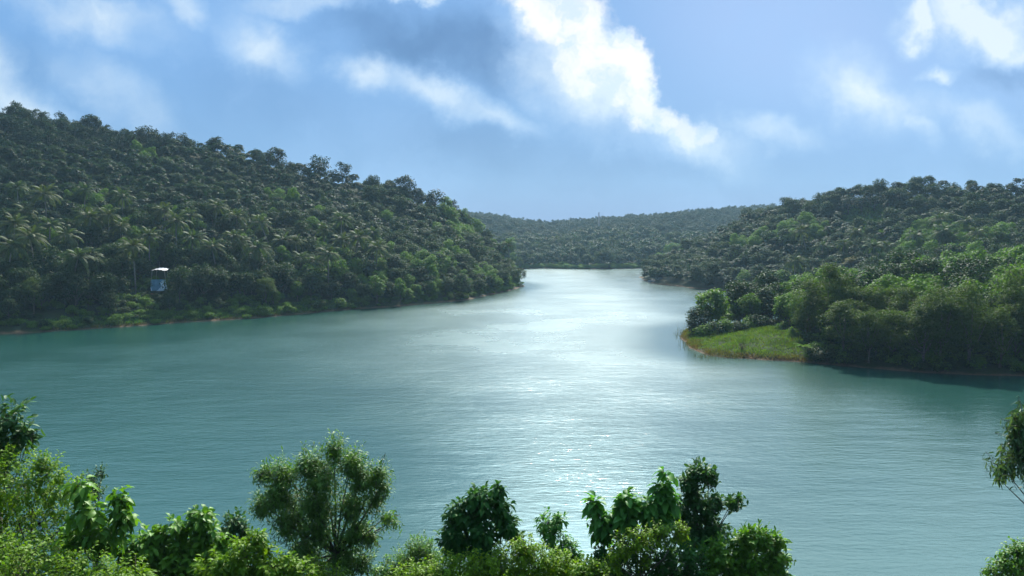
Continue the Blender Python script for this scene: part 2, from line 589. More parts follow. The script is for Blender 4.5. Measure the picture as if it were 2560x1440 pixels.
def build_water():
    xs = axis(-240, 200, 40, 260)
    mb = MB()
    x0, x1, y0, y1 = -260, 210, 20, 480
    gx, gy = np.linspace(x0, x1, 118), np.linspace(y0, y1, 116)
    GX, GY = np.meshgrid(gx, gy)
    W = np.stack((GX.ravel(), GY.ravel()), 1)
    i = (np.arange(115)[:, None] * 118 + np.arange(117)[None]).ravel()
    mb.add(np.column_stack((W, np.zeros(len(W)))), f4=np.stack((i, i + 1, i + 119, i + 118), 1))
    open_water = np.clip(-lake_sd(W), 0, 60)          # metres from the shore: the banks shelter the water from the wind
    m, q = new_mat('lake_water')
    g = q.node('ShaderNodeNewGeometry')
    pos = g.outputs['Position']
    mp = q.node('ShaderNodeMapping')
    q.put(mp.inputs['Vector'], pos)
    mp.inputs['Rotation'].default_value = (0, 0, R_(-7))
    mp.inputs['Scale'].default_value = (.34, 1.0, 1.0)
    w1 = q.noise(mp.outputs[0], 2.6, 4, .6, .4)
    w2 = q.noise(mp.outputs[0], .45, 3, .5)
    gust = q.noise(pos, .045, 4, .55)
    at_ = q.node('ShaderNodeAttribute', attribute_name='open_water')
    amp = q.math('MULTIPLY', q.ramp(gust, .3, .7, .65, 1.2), q.ramp(at_.outputs['Fac'], 2.0, 38.0, .45, 1.0))
    amp = q.math('MULTIPLY', amp, q.ramp(q.separate(pos)[1], 60.0, 120.0, .80, 1.15))
    hgt = q.math('MULTIPLY', q.math('ADD', q.math('MULTIPLY', w1, .5), q.math('MULTIPLY', w2, .8)), amp)
    bn = q.node('ShaderNodeBump')
    bn.inputs['Strength'].default_value = 1.0
    bn.inputs['Distance'].default_value = .10
    q.put(bn.inputs['Height'], hgt)
    col = q.mix(q.ramp(gust, .3, .7), (.0030, .030, .0235), (.0038, .034, .0265))
    ruffle = q.math('MULTIPLY', q.ramp(q.separate(pos)[1], 52.0, 135.0), q.ramp(at_.outputs['Fac'], 1.0, 15.0))
    px_ = q.separate(pos)[0]                     # the coves on both sides lie in the lee of the hills
    ruffle = q.math('MULTIPLY', ruffle, q.math('MULTIPLY', q.ramp(px_, 52.0, 30.0, .12, 1.0), q.ramp(px_, -75.0, -12.0, .12, 1.0)))
    ruffle = q.math('MULTIPLY', ruffle, q.ramp(q.separate(pos)[1], 170.0, 330.0, 1.0, .74))
    p = principled(q, col, q.math('ADD', q.ramp(ruffle, 0.0, 1.0, .18, .270, smooth=False), q.ramp(gust, .3, .7, -.010, .012)), .5, IOR=1.33)
    q.t.links.new(bn.outputs[0], p.inputs['Normal'])
    out_surface(q, p.outputs[0])
    me = mb.mesh('lake_water', m)
    a = me.attributes.new('open_water', 'FLOAT', 'POINT')
    a.data.foreach_set('value', open_water.astype(np.float32))
    o = link('lake_water', me)
    return tag(o, 'rippled teal lake water winding between the wooded hills', 'lake', kind='structure')


build_ground()
build_water()


# ------------------------------------------------------------------ kinds of tree (each a crown mesh and a trunk mesh)
def clump_crown(seed, H, R, base, ncl, nleaf, L, W, rc=.36, squash=1.0, mat='broad', lobes=4, low=-.85):
    g = np.random.default_rng(seed)
    mb = MB()
    lob = unit(g.normal(size=(lobes, 3)) * (1, 1, .6) + (0, 0, .25))
    d = unit(g.normal(size=(ncl, 3)) + (0, 0, .15))
    d[:, 2] = np.where(d[:, 2] < low, -d[:, 2], d[:, 2])
    k = .62 + .48 * np.clip((d @ lob.T).max(1), 0, 1) ** 2
    rad = g.uniform(.45, 1.0, ncl) ** .6 * k
    half = (H - base) / 2
    C = d * rad[:, None] * (R * .84, R * .84, half * .88 * squash) + (0, 0, base + half)
    r = R * rc * g.uniform(.65, 1.2, ncl)
    e = unit(g.normal(size=(ncl, nleaf, 3)) + (0, 0, .35))
    P = C[:, None] + e * (r[:, None] * g.uniform(.35, 1.0, (ncl, nleaf)) ** .6)[..., None] * (1, 1, .75)
    P, e = P.reshape(-1, 3), e.reshape(-1, 3)
    n = len(P)
    N = unit(e * .8 + np.array((0, 0, .9)) + g.normal(size=(n, 3)) * .45)
    D = unit(np.cross(N, g.normal(size=(n, 3)))) + e * .4 + np.array((0, 0, -.25))
    s = g.uniform(.65, 1.25, n)
    leaves_simple(mb, P, D, N, L * s, W * s)
    tr = MB()
    sway = g.normal(size=2) * R * .08
    top = np.array((sway[0], sway[1], base + half * .9))
    r0 = .035 * H * .55
    mid = np.array((sway[0] * .3, sway[1] * .3, base * .6))
    tr.tube([(0, 0, -.8), mid, top], [r0 * 1.25, r0 * .9, r0 * .35], 7)
    for j in g.permutation(ncl)[:min(9, ncl)]:
        a = mid + (top - mid) * g.uniform(.15, .8)
        b = C[j]
        m_ = (a + b) / 2 + (0, 0, -.05 * H)
        tr.tube([a, m_, b], [r0 * .45, r0 * .3, r0 * .1], 5)
    return mb.mesh('crown', M[mat]), tr.mesh('trunk', M['bark'], True)


def whorl_crown(seed, H, R, base, ntuft, nleaf, L, W, mat='rubber', droop=.5):
    """Crown of leaf whorls: every twig end carries a ring of drooping leaves."""
    g = np.random.default_rng(seed)
    mb = MB()
    d = unit(g.normal(size=(ntuft, 3)) + (0, 0, .45))
    d[:, 2] = np.where(d[:, 2] < -.3, -d[:, 2], d[:, 2])
    half = (H - base) / 2
    C = d * g.uniform(.55, 1.0, ntuft)[:, None] ** .5 * (R, R, half) + (0, 0, base + half)
    ax = unit(d * .7 + (0, 0, .9) + g.normal(size=(ntuft, 3)) * .25)
    P, D, N = [], [], []
    for c, a in zip(C, ax):
        s1 = unit(np.cross(a, (.3, .9, .2)))
        s2 = np.cross(a, s1)
        an = np.arange(nleaf) * 2.4 + g.uniform(0, 6)
        rd = np.cos(an)[:, None] * s1 + np.sin(an)[:, None] * s2
        el = g.uniform(-.15, .75, nleaf)[:, None]
        dd = unit(rd + a * el)
        P.append(np.repeat(c[None], nleaf, 0) + dd * .05)
        D.append(dd - np.array((0, 0, droop * .5)))
        N.append(unit(a - dd * el * .5 + g.normal(size=(nleaf, 3)) * .12))
    P, D, N = map(np.concatenate, (P, D, N))
    s = g.uniform(.7, 1.2, len(P))
    leaves_simple(mb, P, D, N, L * s, W * s)
    tr = MB()
    r0 = .02 * H
    top = np.array((0, 0, base + half))
    tr.tube([(0, 0, -.8), (0, 0, base * .7), top], [r0 * 1.2, r0, r0 * .4], 6)
    for j in g.permutation(ntuft)[:8]:
        a = np.array((0, 0, base * g.uniform(.7, 1.15)))
        tr.tube([a, (a + C[j]) / 2 + (0, 0, .2), C[j]], [r0 * .45, r0 * .3, r0 * .12], 5)
    return mb.mesh('crown', M[mat]), tr.mesh('trunk', M['bark'], True)


def palm_meshes(seed, H, nf=24, Lf=4.8):
    g = np.random.default_rng(seed)
    mb, tr = MB(), MB()
    lean = g.normal(size=2) * .09 * H
    top = np.array((lean[0], lean[1], H))
    tr.tube([(0, 0, -.8), (lean[0] * .25, lean[1] * .25, H * .35), (lean[0] * .65, lean[1] * .65, H * .7), top], [.24, .17, .15, .13], 8)
    P, D, N, LL = [], [], [], []
    for i in range(nf):
        az = i * 2.39996 + g.uniform(-.3, .3)
        el = R_(80) - (i / nf) ** .8 * R_(110) + g.uniform(-.3, .3)
        L = Lf * g.uniform(.8, 1.1) * (1 - .25 * max(0, math.sin(el)))
        hd = np.array((math.cos(az), math.sin(az), 0))
        p = top.copy()
        pts, dirs = [p.copy()], []
        ns = 10
        for k in range(ns):
            dv = hd * math.cos(el) + np.array((0, 0, math.sin(el)))
            p = p + dv * L / ns
            pts.append(p.copy())
            dirs.append(dv)
            el -= R_(g.uniform(6.5, 11.5)) * (.5 + k / ns)
        dirs.append(dirs[-1])
        mb.tube(pts[::3] + ([pts[-1]] if (len(pts) - 1) % 3 else []), [.05, .04, .03, .015, .01][:len(pts[::3]) + (1 if (len(pts) - 1) % 3 else 0)], 4)
        sd = np.array((-math.sin(az), math.cos(az), 0))
        nl = 15
        for k in range(nl):
            t = .14 + .86 * k / (nl - 1)
            q = t * ns
            j = min(int(q), ns - 1)
            pos = pts[j] + (pts[j + 1] - pts[j]) * (q - j)
            dv = dirs[j]
            up = np.cross(dv, sd) * -1
            if up[2] < 0:
                up = -up
            ll = Lf * .22 * (math.sin(math.pi * (.18 + .74 * t)) ** .7)
            for s in (-1, 1):
                P.append(pos)
                D.append(dv * .55 + sd * s * .9 - up * .05 + np.array((0, 0, -.42)))
                N.append(up + sd * s * .35)
                LL.append(ll)
    leaves_simple(mb, np.array(P), np.array(D), np.array(N), np.array(LL), .20, .05)
    return mb.mesh('fronds', M['palm']), tr.mesh('trunk', M['palmbark'], True)


def shrub_mesh(seed, H, R, ncl, nleaf, L, W, mat):
    a, b = clump_crown(seed, H, R, .05 * H, ncl, nleaf, L, W, .42, 1.0, mat)
    return a


PROTO = {
    'broad': [clump_crown(11 + i, h, r, b, 48, 50, .52, .30, .34, 1, m) for i, (h, r, b, m) in enumerate(
        ((9.5, 4.0, 1.0, 'broad'), (8.0, 3.6, .5, 'broad'), (11.0, 3.8, 1.6, 'broad'), (7.0, 3.8, .4, 'broad')))],
    'bright': [clump_crown(31 + i, h, r, b, 46, 50, .50, .32, .34, 1, 'bright') for i, (h, r, b) in enumerate(((8.5, 3.6, .4), (7.0, 3.4, .2), (10.0, 3.6, .9)))],
    'rubber': [whorl_crown(51 + i, h, r, b, 62, 12, .75, .30) for i, (h, r, b) in enumerate(((7.0, 2.7, 2.0), (6.2, 2.6, 1.6), (7.8, 2.5, 2.6), (5.6, 2.8, 1.2)))],
    'olive': [clump_crown(71 + i, h, r, b, 75, 64, .42, .13, .27, 1, 'olive', 6) for i, (h, r, b) in enumerate(((12.0, 4.0, .6), (10.5, 3.8, .4), (13.0, 4.0, 1.0), (9.0, 3.6, .2)))],
    'crest': [clump_crown(91 + i, h, r, b, 30, 34, .55, .32, .34, 1, 'crest', 5) for i, (h, r, b) in enumerate(((7.0, 3.2, .6), (6.0, 3.4, .4), (8.5, 3.2, .9)))],
    'sparse': [clump_crown(101 + i, h, r, b, 24, 28, .5, .28, .28, 1, 'crest', 6) for i, (h, r, b) in enumerate(((7.5, 2.5, 1.0), (6.5, 2.3, .7), (8.5, 2.4, 1.3)))],
    'brown': [clump_crown(111, 8.5, 3.2, 1.6, 40, 44, .5, .26, .34, 1, 'brown')],
    'palm': [palm_meshes(121 + i, h) for i, h in enumerate((9.5, 10.5, 8.5, 11.5, 10.0, 9.0))],
    'farbroad': [clump_crown(131 + i, h, r, b, 26, 24, .85, .50, .38, 1, m) for i, (h, r, b, m) in enumerate(
        ((9.0, 3.8, 1.8, 'broad'), (8.0, 3.6, 1.4, 'broad'), (10.0, 3.8, 2.5, 'rubber'), (8.0, 3.4, 1.2, 'rubber')))],
    'weed': [(shrub_mesh(161 + i, h, r, 20, 34, .30, .16, 'bright'), None) for i, (h, r) in enumerate(((1.1, 1.5), (1.5, 1.6), (.9, 1.4)))],
    'shrub': [(shrub_mesh(151 + i, h, r, 20, 34, .34, .2, m), None) for i, (h, r, m) in enumerate(((1.5, 1.5, 'bright'), (1.9, 1.7, 'broad'), (2.4, 1.7, 'bright'), (1.2, 1.6, 'broad')))],
}

NAMES = {'broad': ('broadleaf_tree', 'tree'), 'bright': ('leafy_tree', 'tree'), 'rubber': ('plantation_tree', 'tree'), 'olive': ('acacia_tree', 'tree'),
         'crest': ('crest_tree', 'tree'), 'sparse': ('slender_tree', 'tree'), 'brown': ('browning_tree', 'tree'), 'palm': ('coconut_palm', 'palm tree'), 'shrub': ('shrub', 'shrub'),
         'farbroad': ('broadleaf_tree', 'tree')}


def plant_tree(kind, loc, rz, s, label, group=None, var=0, sz=None):
    crown, trunk = PROTO[kind][var % len(PROTO[kind])]
    name, cat = NAMES[kind]
    sz = sz or s
    if trunk is None:
        o = link(name, crown)
        o.location, o.rotation_euler, o.scale = loc, (0, 0, rz), (s, s, sz)
        return tag(o, label, cat, group)
    e = empty(name, loc, rz)
    e.scale = (s, s, sz)
    tag(e, label, cat, group)
    link('fronds' if kind == 'palm' else 'crown', crown, e)
    link('trunk', trunk, e)
    return e


def march(px, py, H, y0=60, y1=950, dy=.5):
    """Where along a pixel's ray a thing of height H, standing on the ground, has its top."""
    d = ray(px, py)
    Y = np.arange(y0, y1, dy)
    P = np.stack((d[0] * Y, Y), 1)
    z, ds = relief(P)
    top = z + H
    rz = CAM_H + d[2] * Y
    ok = np.where((ds > 0.5) & (top >= rz))[0]
    if not len(ok):
        return None
    i = ok[0]
    return np.array((P[i, 0], P[i, 1], z[i]))


# ------------------------------------------------------------------ forest plan
rng = np.random.default_rng(7)
TENT = np.array(march(400, 722, 0.6))


def scatter(x0, x1, y0, y1, sp):
    xs, ys = np.arange(x0, x1, sp), np.arange(y0, y1, sp)
    X, Y = np.meshgrid(xs, ys)
    P = np.stack((X.ravel(), Y.ravel()), 1)
    P[:, 0] += np.where((np.round((P[:, 1] - y0) / sp) % 2) > 0, sp / 2, 0)
    return P + rng.uniform(-.36, .36, P.shape) * sp


# grid copy of the relief, for visibility and fast look-up
_gx, _gy = np.arange(-230, 330, 3.0), np.arange(30, 960, 3.0)
_GX, _GY = np.meshgrid(_gx, _gy)
_gz, _gd = relief(np.stack((_GX.ravel(), _GY.ravel()), 1))
_gz, _gd = _gz.reshape(_GX.shape), _gd.reshape(_GX.shape)


def gz(P):
    i = np.clip(((P[:, 1] - 30) / 3).astype(int), 0, len(_gy) - 1)
    j = np.clip(((P[:, 0] + 230) / 3).astype(int), 0, len(_gx) - 1)
    return _gz[i, j], _gd[i, j]


def seen(P, z, H, slack=4.5):
    """Whether the top of a tree rises above the canopy in front of it."""
    best = np.full(len(P), -9.0)
    el = (z + H - CAM_H) / P[:, 1]
    for t in np.linspace(.12, .965, 90):
        Q = P * t
        zz, dd = gz(Q)
        can = np.where(dd > 3, zz + 4.0 - slack, zz)
        best = np.maximum(best, np.where(Q[:, 1] > 90, (can - CAM_H) / Q[:, 1], -9))
    return el > best


FOREST = []      # rows: kind, x, y, z, scale, var, zone, px, py


def add_zone(zone, P, pick):
    z, ds = relief(P)
    px, py, dep = project(np.column_stack((P, z + 5)))
    ok = (ds > 1.2) & (px > -160) & (px < 2720) & seen(P, z, 7)
    for k in np.where(ok)[0]:
        r = pick(P[k], z[k], ds[k], px[k], py[k])
        if r:
            FOREST.append((r[0], P[k, 0], P[k, 1], z[k], r[1], int(rng.integers(0, 99)), zone, px[k], py[k]))


POINT_GRASS = [(1690, 815), (1830, 815), (1920, 812), (1990, 838), (2040, 868), (2040, 925), (1690, 925)]


def in_poly(px, py, poly):
    c = False
    for i in range(len(poly)):
        (ax, ay), (bx, by) = poly[i], poly[i - 1]
        if (ay > py) != (by > py) and px < (bx - ax) * (py - ay) / (by - ay) + ax:
            c = not c
    return c


def near_tent(p, rad=5.0):
    return abs(p[0] - TENT[0]) < rad and TENT[1] - 16 < p[1] < TENT[1] + 4


def pick_left(p, z, ds, px, py):
    r = rng.random()
    if near_tent(p):
        return None
    if ds < 4.0 and px < 870:
        return None
    if ds < 9:
        if px < 640:
            return ('broad', rng.uniform(.4, .6)) if r < .3 else None
        if px < 900 and r < .3:
            return None
        return ('bright' if r > .62 else 'broad', rng.uniform(.55, .8))
    if ds < 26:
        if px < 620:
            return ('broad', rng.uniform(.7, 1.05)) if r < .88 else None
        return ('broad' if r < .62 else 'bright', rng.uniform(.75, 1.0))
    if ds < 55:
        return ('broad' if r < .42 else 'rubber', rng.uniform(.65, .95)) if r < .93 else ('bright', .8)
    if py < 90 + 0.0:
        return None
    top = ds > 118
    if top:
        return ('crest' if r < .75 else 'sparse', rng.uniform(.7, 1.05))
    n = vnoise(np.array([p]), 13, 5.0)[0]
    if n > .55:
        return ('broad' if r < .6 else 'bright', rng.uniform(.5, .85))
    if n < -.75:
        return ('crest', rng.uniform(.6, .95))
    return ('rubber', rng.uniform(.5, .95)) if r < .9 else ('broad', rng.uniform(.45, .8))


def pick_right(p, z, ds, px, py):
    r = rng.random()
    bx, by, _ = project(np.array([[p[0], p[1], z]]))
    bx, by = bx[0], by[0]
    if in_poly(bx, by, POINT_GRASS):
        return None
    if p[1] < 215 and bx < 1735:
        return None
    if in_poly(bx, by + 0, [(2095, 585), (2100, 545), (2140, 510), (2205, 508), (2222, 530), (2215, 585)]):
        return None
    if p[1] < 150 and bx > 2010 and ds < 16:
        return ('olive', rng.uniform(.75, 1.12)) if r < .9 else ('broad', .8)
    if p[1] < 200:
        if bx > 2250:
            return ('bright' if r < .6 else 'broad', rng.uniform(.8, 1.25))
        return ('broad' if r < .45 else 'bright', rng.uniform(.65, 1.0)) if r < .96 else ('brown', .75)
    if p[1] < 250:
        return ('broad' if r < .5 else ('bright' if r < .78 else 'rubber'), rng.uniform(.65, 1.0))
    n = vnoise(np.array([p]), 15, 6.0)[0]
    if n > .45 and p[1] < 330:
        return ('bright' if r < .6 else 'broad', rng.uniform(.6, .95))
    if ds > 105 and px > 1880:
        return ('sparse' if r < .6 else 'crest', rng.uniform(.65, .95))
    return ('rubber' if r < .6 else 'broad', rng.uniform(.62, .9))


def pick_far(p, z, ds, px, py):
    r = rng.random()
    if ds < 5:
        return ('broad', rng.uniform(.4, .6)) if r < .25 else None
    n = vnoise(np.array([p]), 22, 8.0)[0]
    if n > .6 and ds < 90:
        return ('bright', rng.uniform(.7, 1.15))
    if n < -.6 or ds > 150:
        return ('crest', rng.uniform(.8, 1.3))
    return ('farbroad' if r < .7 else ('broad' if r < .9 else 'sparse'), rng.uniform(.55, 1.25))


add_zone('left', scatter(-195, 8, 158, 352, 3.5), pick_left)
add_zone('right', scatter(28, 215, 112, 398, 3.7), pick_right)
add_zone('far', scatter(-70, 300, 440, 930, 5.6), pick_far)
FOREST = [r for r in FOREST if not (r[6] == 'left' and r[1] > 12)]

# ---- labels for the zones: nothing in the photograph tells the members of one zone apart
ZL = {
    ('left', 'broad'): 'dark round-crowned tree in the closed woods low on the hill round the blue shelter',
    ('left', 'bright'): 'fresh green leafy tree in the woods on the hill round the blue shelter',
    ('left', 'rubber'): 'small whorled-leaf plantation tree in the rows above the palms behind the blue shelter',
    ('left', 'crest'): 'hazy dark tree along the crest of the hill behind the blue shelter',
    ('left', 'sparse'): 'thin open-crowned tree along the crest of the hill behind the blue shelter',
    ('right', 'broad'): 'dark round-crowned tree in the closed woods behind the grassy point',
    ('right', 'bright'): 'fresh green leafy tree in the woods behind the grassy point',
    ('right', 'rubber'): 'small whorled-leaf tree on the middle slope behind the grassy point',
    ('right', 'crest'): 'hazy dark tree along the crest above the small meadow clearing',
    ('right', 'sparse'): 'thin open-crowned tree along the crest above the small meadow clearing',
    ('right', 'olive'): 'tall olive-green feathery acacia standing at the dark waterline beyond the grassy point',
    ('right', 'brown'): 'half-bare browning tree among the green woods behind the grassy point',
    ('far', 'broad'): 'small low tree on the pale far bank at the head of the lake',
}
CAP = {'broad': 280, 'bright': 240, 'rubber': 285, 'olive': 110, 'crest': 150, 'sparse': 130, 'brown': 20, 'farbroad': 0}
order = sorted(range(len(FOREST)), key=lambda i: FOREST[i][2])
count, rest = {}, []
for i in order:
    k, x, y, z, s, v, zone, px, py = FOREST[i]
    inside = -60 < px < 2620
    if inside and zone != 'far' and count.get(k, 0) < CAP.get(k, 0):
        count[k] = count.get(k, 0) + 1
        lab = ZL.get((zone, k), 'small tree in the dense woods of the far hills')
        plant_tree(k, (x, y, z - .15), rng.uniform(0, 6.28), s * rng.uniform(.92, 1.08), lab, lab.replace(' tree', ' trees', 1), v, s * rng.uniform(.9, 1.12))
    else:
        rest.append(FOREST[i])
print('individuals', count, 'rest', len(rest))


# ---- the rest of the woods: one stuff object for each hill, set with geometry nodes
def woods(name, label, rows):
    kinds = sorted({r[0] for r in rows})
    src = bpy.data.collections.new(name + '_source')
    index, n = {}, 0
    for k in kinds:
        index[k] = []
        for crown, trunk in PROTO[k]:
            o = bpy.data.objects.new('%03d_source' % n, crown)
            src.objects.link(o)
            index[k].append(n)
            n += 1
    me = bpy.data.meshes.new(name)
    me.vertices.add(len(rows))
    me.vertices.foreach_set('co', np.array([(r[1], r[2], r[3] - .15) for r in rows], np.float32).ravel())
    a = me.attributes.new('pick', 'INT', 'POINT')
    a.data.foreach_set('value', np.array([index[r[0]][r[5] % len(index[r[0]])] for r in rows], np.int32))
    a = me.attributes.new('size', 'FLOAT', 'POINT')
    a.data.foreach_set('value', np.array([r[4] for r in rows], np.float32))
    a = me.attributes.new('turn', 'FLOAT_VECTOR', 'POINT')
    a.data.foreach_set('vector', np.array([(0, 0, (r[5] * 1.7 + r[1]) % 6.28) for r in rows], np.float32).ravel())
    o = link(name, me)
    t = bpy.data.node_groups.new(name, 'GeometryNodeTree')
    t.interface.new_socket('Geometry', in_out='INPUT', socket_type='NodeSocketGeometry')
    t.interface.new_socket('Geometry', in_out='OUTPUT', socket_type='NodeSocketGeometry')
    gi, go = t.nodes.new('NodeGroupInput'), t.nodes.new('NodeGroupOutput')
    ci = t.nodes.new('GeometryNodeCollectionInfo')
    ci.inputs['Collection'].default_value = src
    ci.inputs['Separate Children'].default_value = True
    ci.inputs['Reset Children'].default_value = True
    ip = t.nodes.new('GeometryNodeInstanceOnPoints')
    ip.inputs['Pick Instance'].default_value = True
    for nm, ty, sk in (('pick', 'INT', 'Instance Index'), ('size', 'FLOAT', 'Scale'), ('turn', 'FLOAT_VECTOR', 'Rotation')):
        na = t.nodes.new('GeometryNodeInputNamedAttribute')
        na.data_type = ty
        na.inputs['Name'].default_value = nm
        sock = [s for s in na.outputs if s.enabled and s.name == 'Attribute'][0]
        t.links.new(sock, ip.inputs[sk])
    t.links.new(gi.outputs[0], ip.inputs['Points'])
    t.links.new(ci.outputs[0], ip.inputs['Instance'])
    t.links.new(ip.outputs[0], go.inputs[0])
    md = o.modifiers.new('woods', 'NODES')
    md.node_group = t
    return tag(o, label, 'woods', kind='stuff')


for zone, nm, lab in (('left', 'plantation_woods', 'closed dark green woods covering the upper slope of the hill behind the blue shelter'),
                      ('right', 'slope_woods', 'closed hazy green woods covering the upper slope above the grassy point'),
                      ('far', 'far_woods', 'bluish hazy woods covering the low far hills at the head of the lake')):
    rows = [r for r in rest if r[6] == zone]
    if rows:
        woods(nm, lab, rows)

# ---- palms whose crowns the photograph shows
PALMS_L = [(43, 455), (116, 494), (207, 460), (306, 481), (271, 529), (530, 507), (474, 533), (413, 524), (439, 559), (594, 537), (301, 559), (121, 559), (220, 550), (30, 559),
           (56, 516), (336, 615), (172, 640), (241, 628), (9, 619), (564, 580), (625, 602), (543, 610), (851, 554), (743, 584), (808, 571), (847, 602), (937, 623), (752, 640),
           (790, 645), (646, 628), (820, 636), (933, 576), (1217, 622), (1243, 617), (1273, 612), (90, 600), (370, 580), (480, 600), (700, 605), (885, 600), (160, 590), (680, 560)]
PALMS_R = [(2144, 570), (2290, 581), (2387, 577), (2335, 588), (2110, 600), (1986, 660), (2057, 605), (2237, 600), (2372, 556), (2414, 546), (2020, 580), (2180, 620), (2440, 575)]
PALMS_F = [(1390, 600), (1440, 596), (1480, 606), (1530, 600), (1560, 590), (1345, 606)]
for lst, lab, grp in ((PALMS_L, 'coconut palm with arching fronds among the woods on the hill round the blue shelter', 'palms round the blue shelter'),
                      (PALMS_R, 'coconut palm with pale shining fronds in the woods above the grassy point', 'palms above the grassy point'),
                      (PALMS_F, 'hazy coconut palm in the far woods at the head of the lake', 'palms at the head of the lake')):
    for i, (px, py) in enumerate(lst):
        v = int(rng.integers(0, 6))
        hh = (9.5, 10.5, 8.5, 11.5, 10.0, 9.0)[v]
        p = march(px, py, hh)
        if p is None:
            continue
        plant_tree('palm', tuple(p), rng.uniform(0, 6.28), rng.uniform(.78, 1.12), lab, grp, v)

# ---- landmark trees, by the pixel of their top
LAND = [
    ('crest', 250, 264, 9.5, 'big round tree standing tallest on the crest behind the blue shelter'),
    ('crest', 375, 316, 7.0, 'bushy tree just down the crest from the tallest one'),
    ('crest', 545, 340, 7.0, 'broad flat-topped tree midway along the long crest'),
    ('crest', 700, 366, 8.0, 'dome-shaped tree breaking the long crest above the palms'),
    ('crest', 795, 392, 7.5, 'clumped dark tree at the dip of the long crest'),
    ('crest', 852, 404, 7.5, 'tree with see-through crown next to the clumped one on the long crest'),
    ('crest', 1010, 436, 9.0, 'tree with flat double crown near the steep end of the long crest'),
    ('crest', 1085, 476, 8.0, 'dark tree on the steep end of the long crest'),
    ('crest', 1130, 500, 8.0, 'last big tree before the long crest drops to the far hills'),
    ('sparse', 2538, 440, 10.0, 'pale hazy open tree standing alone on the crest at the frame edge'),
    ('sparse', 2240, 448, 8.0, 'thin tree on the highest part of the crest above the meadow'),
    ('bright', 2500, 556, 10.0, 'large bright yellow-green tree high on the slope above the dark acacias'),
    ('bright', 2380, 608, 9.0, 'broad bright green tree just below the shining palms'),
    ('broad', 1900, 608, 9.5, 'large dark dome-crowned tree on the slope behind the grassy point'),
    ('bright', 1860, 700, 7.5, 'low spreading bright green tree at the back of the grassy point'),
    ('bright', 1950, 690, 8.0, 'vine-hung bright tree at the back of the grassy point'),
    ('bright', 780, 650, 9.0, 'bright green vine-covered tree by the shore below the plantation'),
    ('bright', 940, 690, 8.0, 'yellow-green shore tree midway along the wooded bank'),
    ('bright', 1095, 630, 9.0, 'tall bright shore tree near the end of the wooded bank'),
    ('olive', 665, 690, 7.5, 'rounded olive tree overhanging the water where the grassy bank ends'),
    ('olive', 80, 692, 8.0, 'dull green rounded tree above the bank before the blue shelter'),
    ('olive', 1270, 640, 8.5, 'soft rounded tree at the tip of the wooded headland'),
    ('olive', 1300, 655, 7.5, 'last tree leaning over the water at the tip of the wooded headland'),
    ('olive', 1442, 622, 9.0, 'rounded tree standing at the water on the far bank'),
    ('brown', 2130, 640, 6.5, 'rust-brown crown among the green trees below the shining palms'),
]
PH = {'crest': (7.0, 6.0, 8.5), 'sparse': (7.5, 6.5, 8.5), 'bright': (8.5, 7.0, 10.0), 'broad': (9.5, 8.0, 11.0, 7.0), 'olive': (12.0, 10.5, 13.0, 9.0), 'brown': (8.5,)}
for i, (k, px, py, H, lab) in enumerate(LAND):
    if py < 520:      # crest trees: stand on the ridge line
        ridge = RIDGES[0][1] if px < 1200 else RIDGES[1][1]
        best = None
        for (ax, ay, az), (bx, by, bz) in zip(ridge[:-1], ridge[1:]):
            for t in np.linspace(0, 1, 12):
                X, Y = ax + (bx - ax) * t, ay + (by - ay) * t
                e = abs(1280 + FPX * X / Y - px)
                if best is None or e < best[0]:
                    best = (e, X, Y)
        p = np.array((best[1], best[2], z_at(best[1], best[2])))
        top = at(px, py, p[1])[2]
        H = min(max(top - p[2] + .2, 5.0), 9.5)
    else:
        p = march(px, py, H)
    if p is None:
        continue
    v = i % len(PROTO[k])
    s = H / PH[k][v]
    plant_tree(k, tuple(p), rng.uniform(0, 6.28), s * 1.15, lab, None, v, s)

for k, v, px, py, H, lab in (('bright', 1, 1778, 829, 9.0, 'broad round tree standing alone at the water end of the grassy point'),
                             ('broad', 3, 1742, 836, 5.2, 'lower dark tree leaning over the water beside the broad round tree'),
                             ('broad', 1, 1842, 820, 6.8, 'bushy dark tree just inland of the broad round tree on the point')):
    x, y = gp(px, py, .6)
    s_ = H / PH[k][v]
    plant_tree(k, (x, y, z_at(x, y) - .1), 1.0 + px, s_ * 1.04, lab, None, v, s_)

for i, px in enumerate(range(2095, 2260, 11)):
    Yr = 330 + (2190 - px) * .09 - 3 - 5 * (i % 3)
    X = (px - 1280) / FPX * Yr
    plant_tree('crest', (X, Yr, z_at(X, Yr) - .3), i * 1.7, .78 + .07 * (i % 4), 'low dark tree in the close row at the top of the small meadow clearing', 'row of trees above the meadow clearing', i)

# ---- undergrowth along the banks and on the forest floor
def undergrowth(name, label, cat, pts, kinds, smin, smax):
    rows = []
    z, ds = relief(pts)
    for k in range(len(pts)):
        if ds[k] > .25:
            rows.append((kinds, pts[k, 0], pts[k, 1], z[k], rng.uniform(smin, smax), int(rng.integers(0, 99)), '', 0, 0))
    o = woods(name, label, rows)
    o['category'] = cat


def bank_pts(n, px0, px1, ymax, dmin, dmax, spacing=None):
    P = np.column_stack((rng.uniform(-130, 110, n * 30), rng.uniform(105, ymax, n * 30)))
    ds = lake_sd(P)
    px = 1280 + FPX * P[:, 0] / P[:, 1]
    k = np.where((ds > dmin) & (ds < dmax) & (px > px0) & (px < px1))[0][:n]
    return P[k]


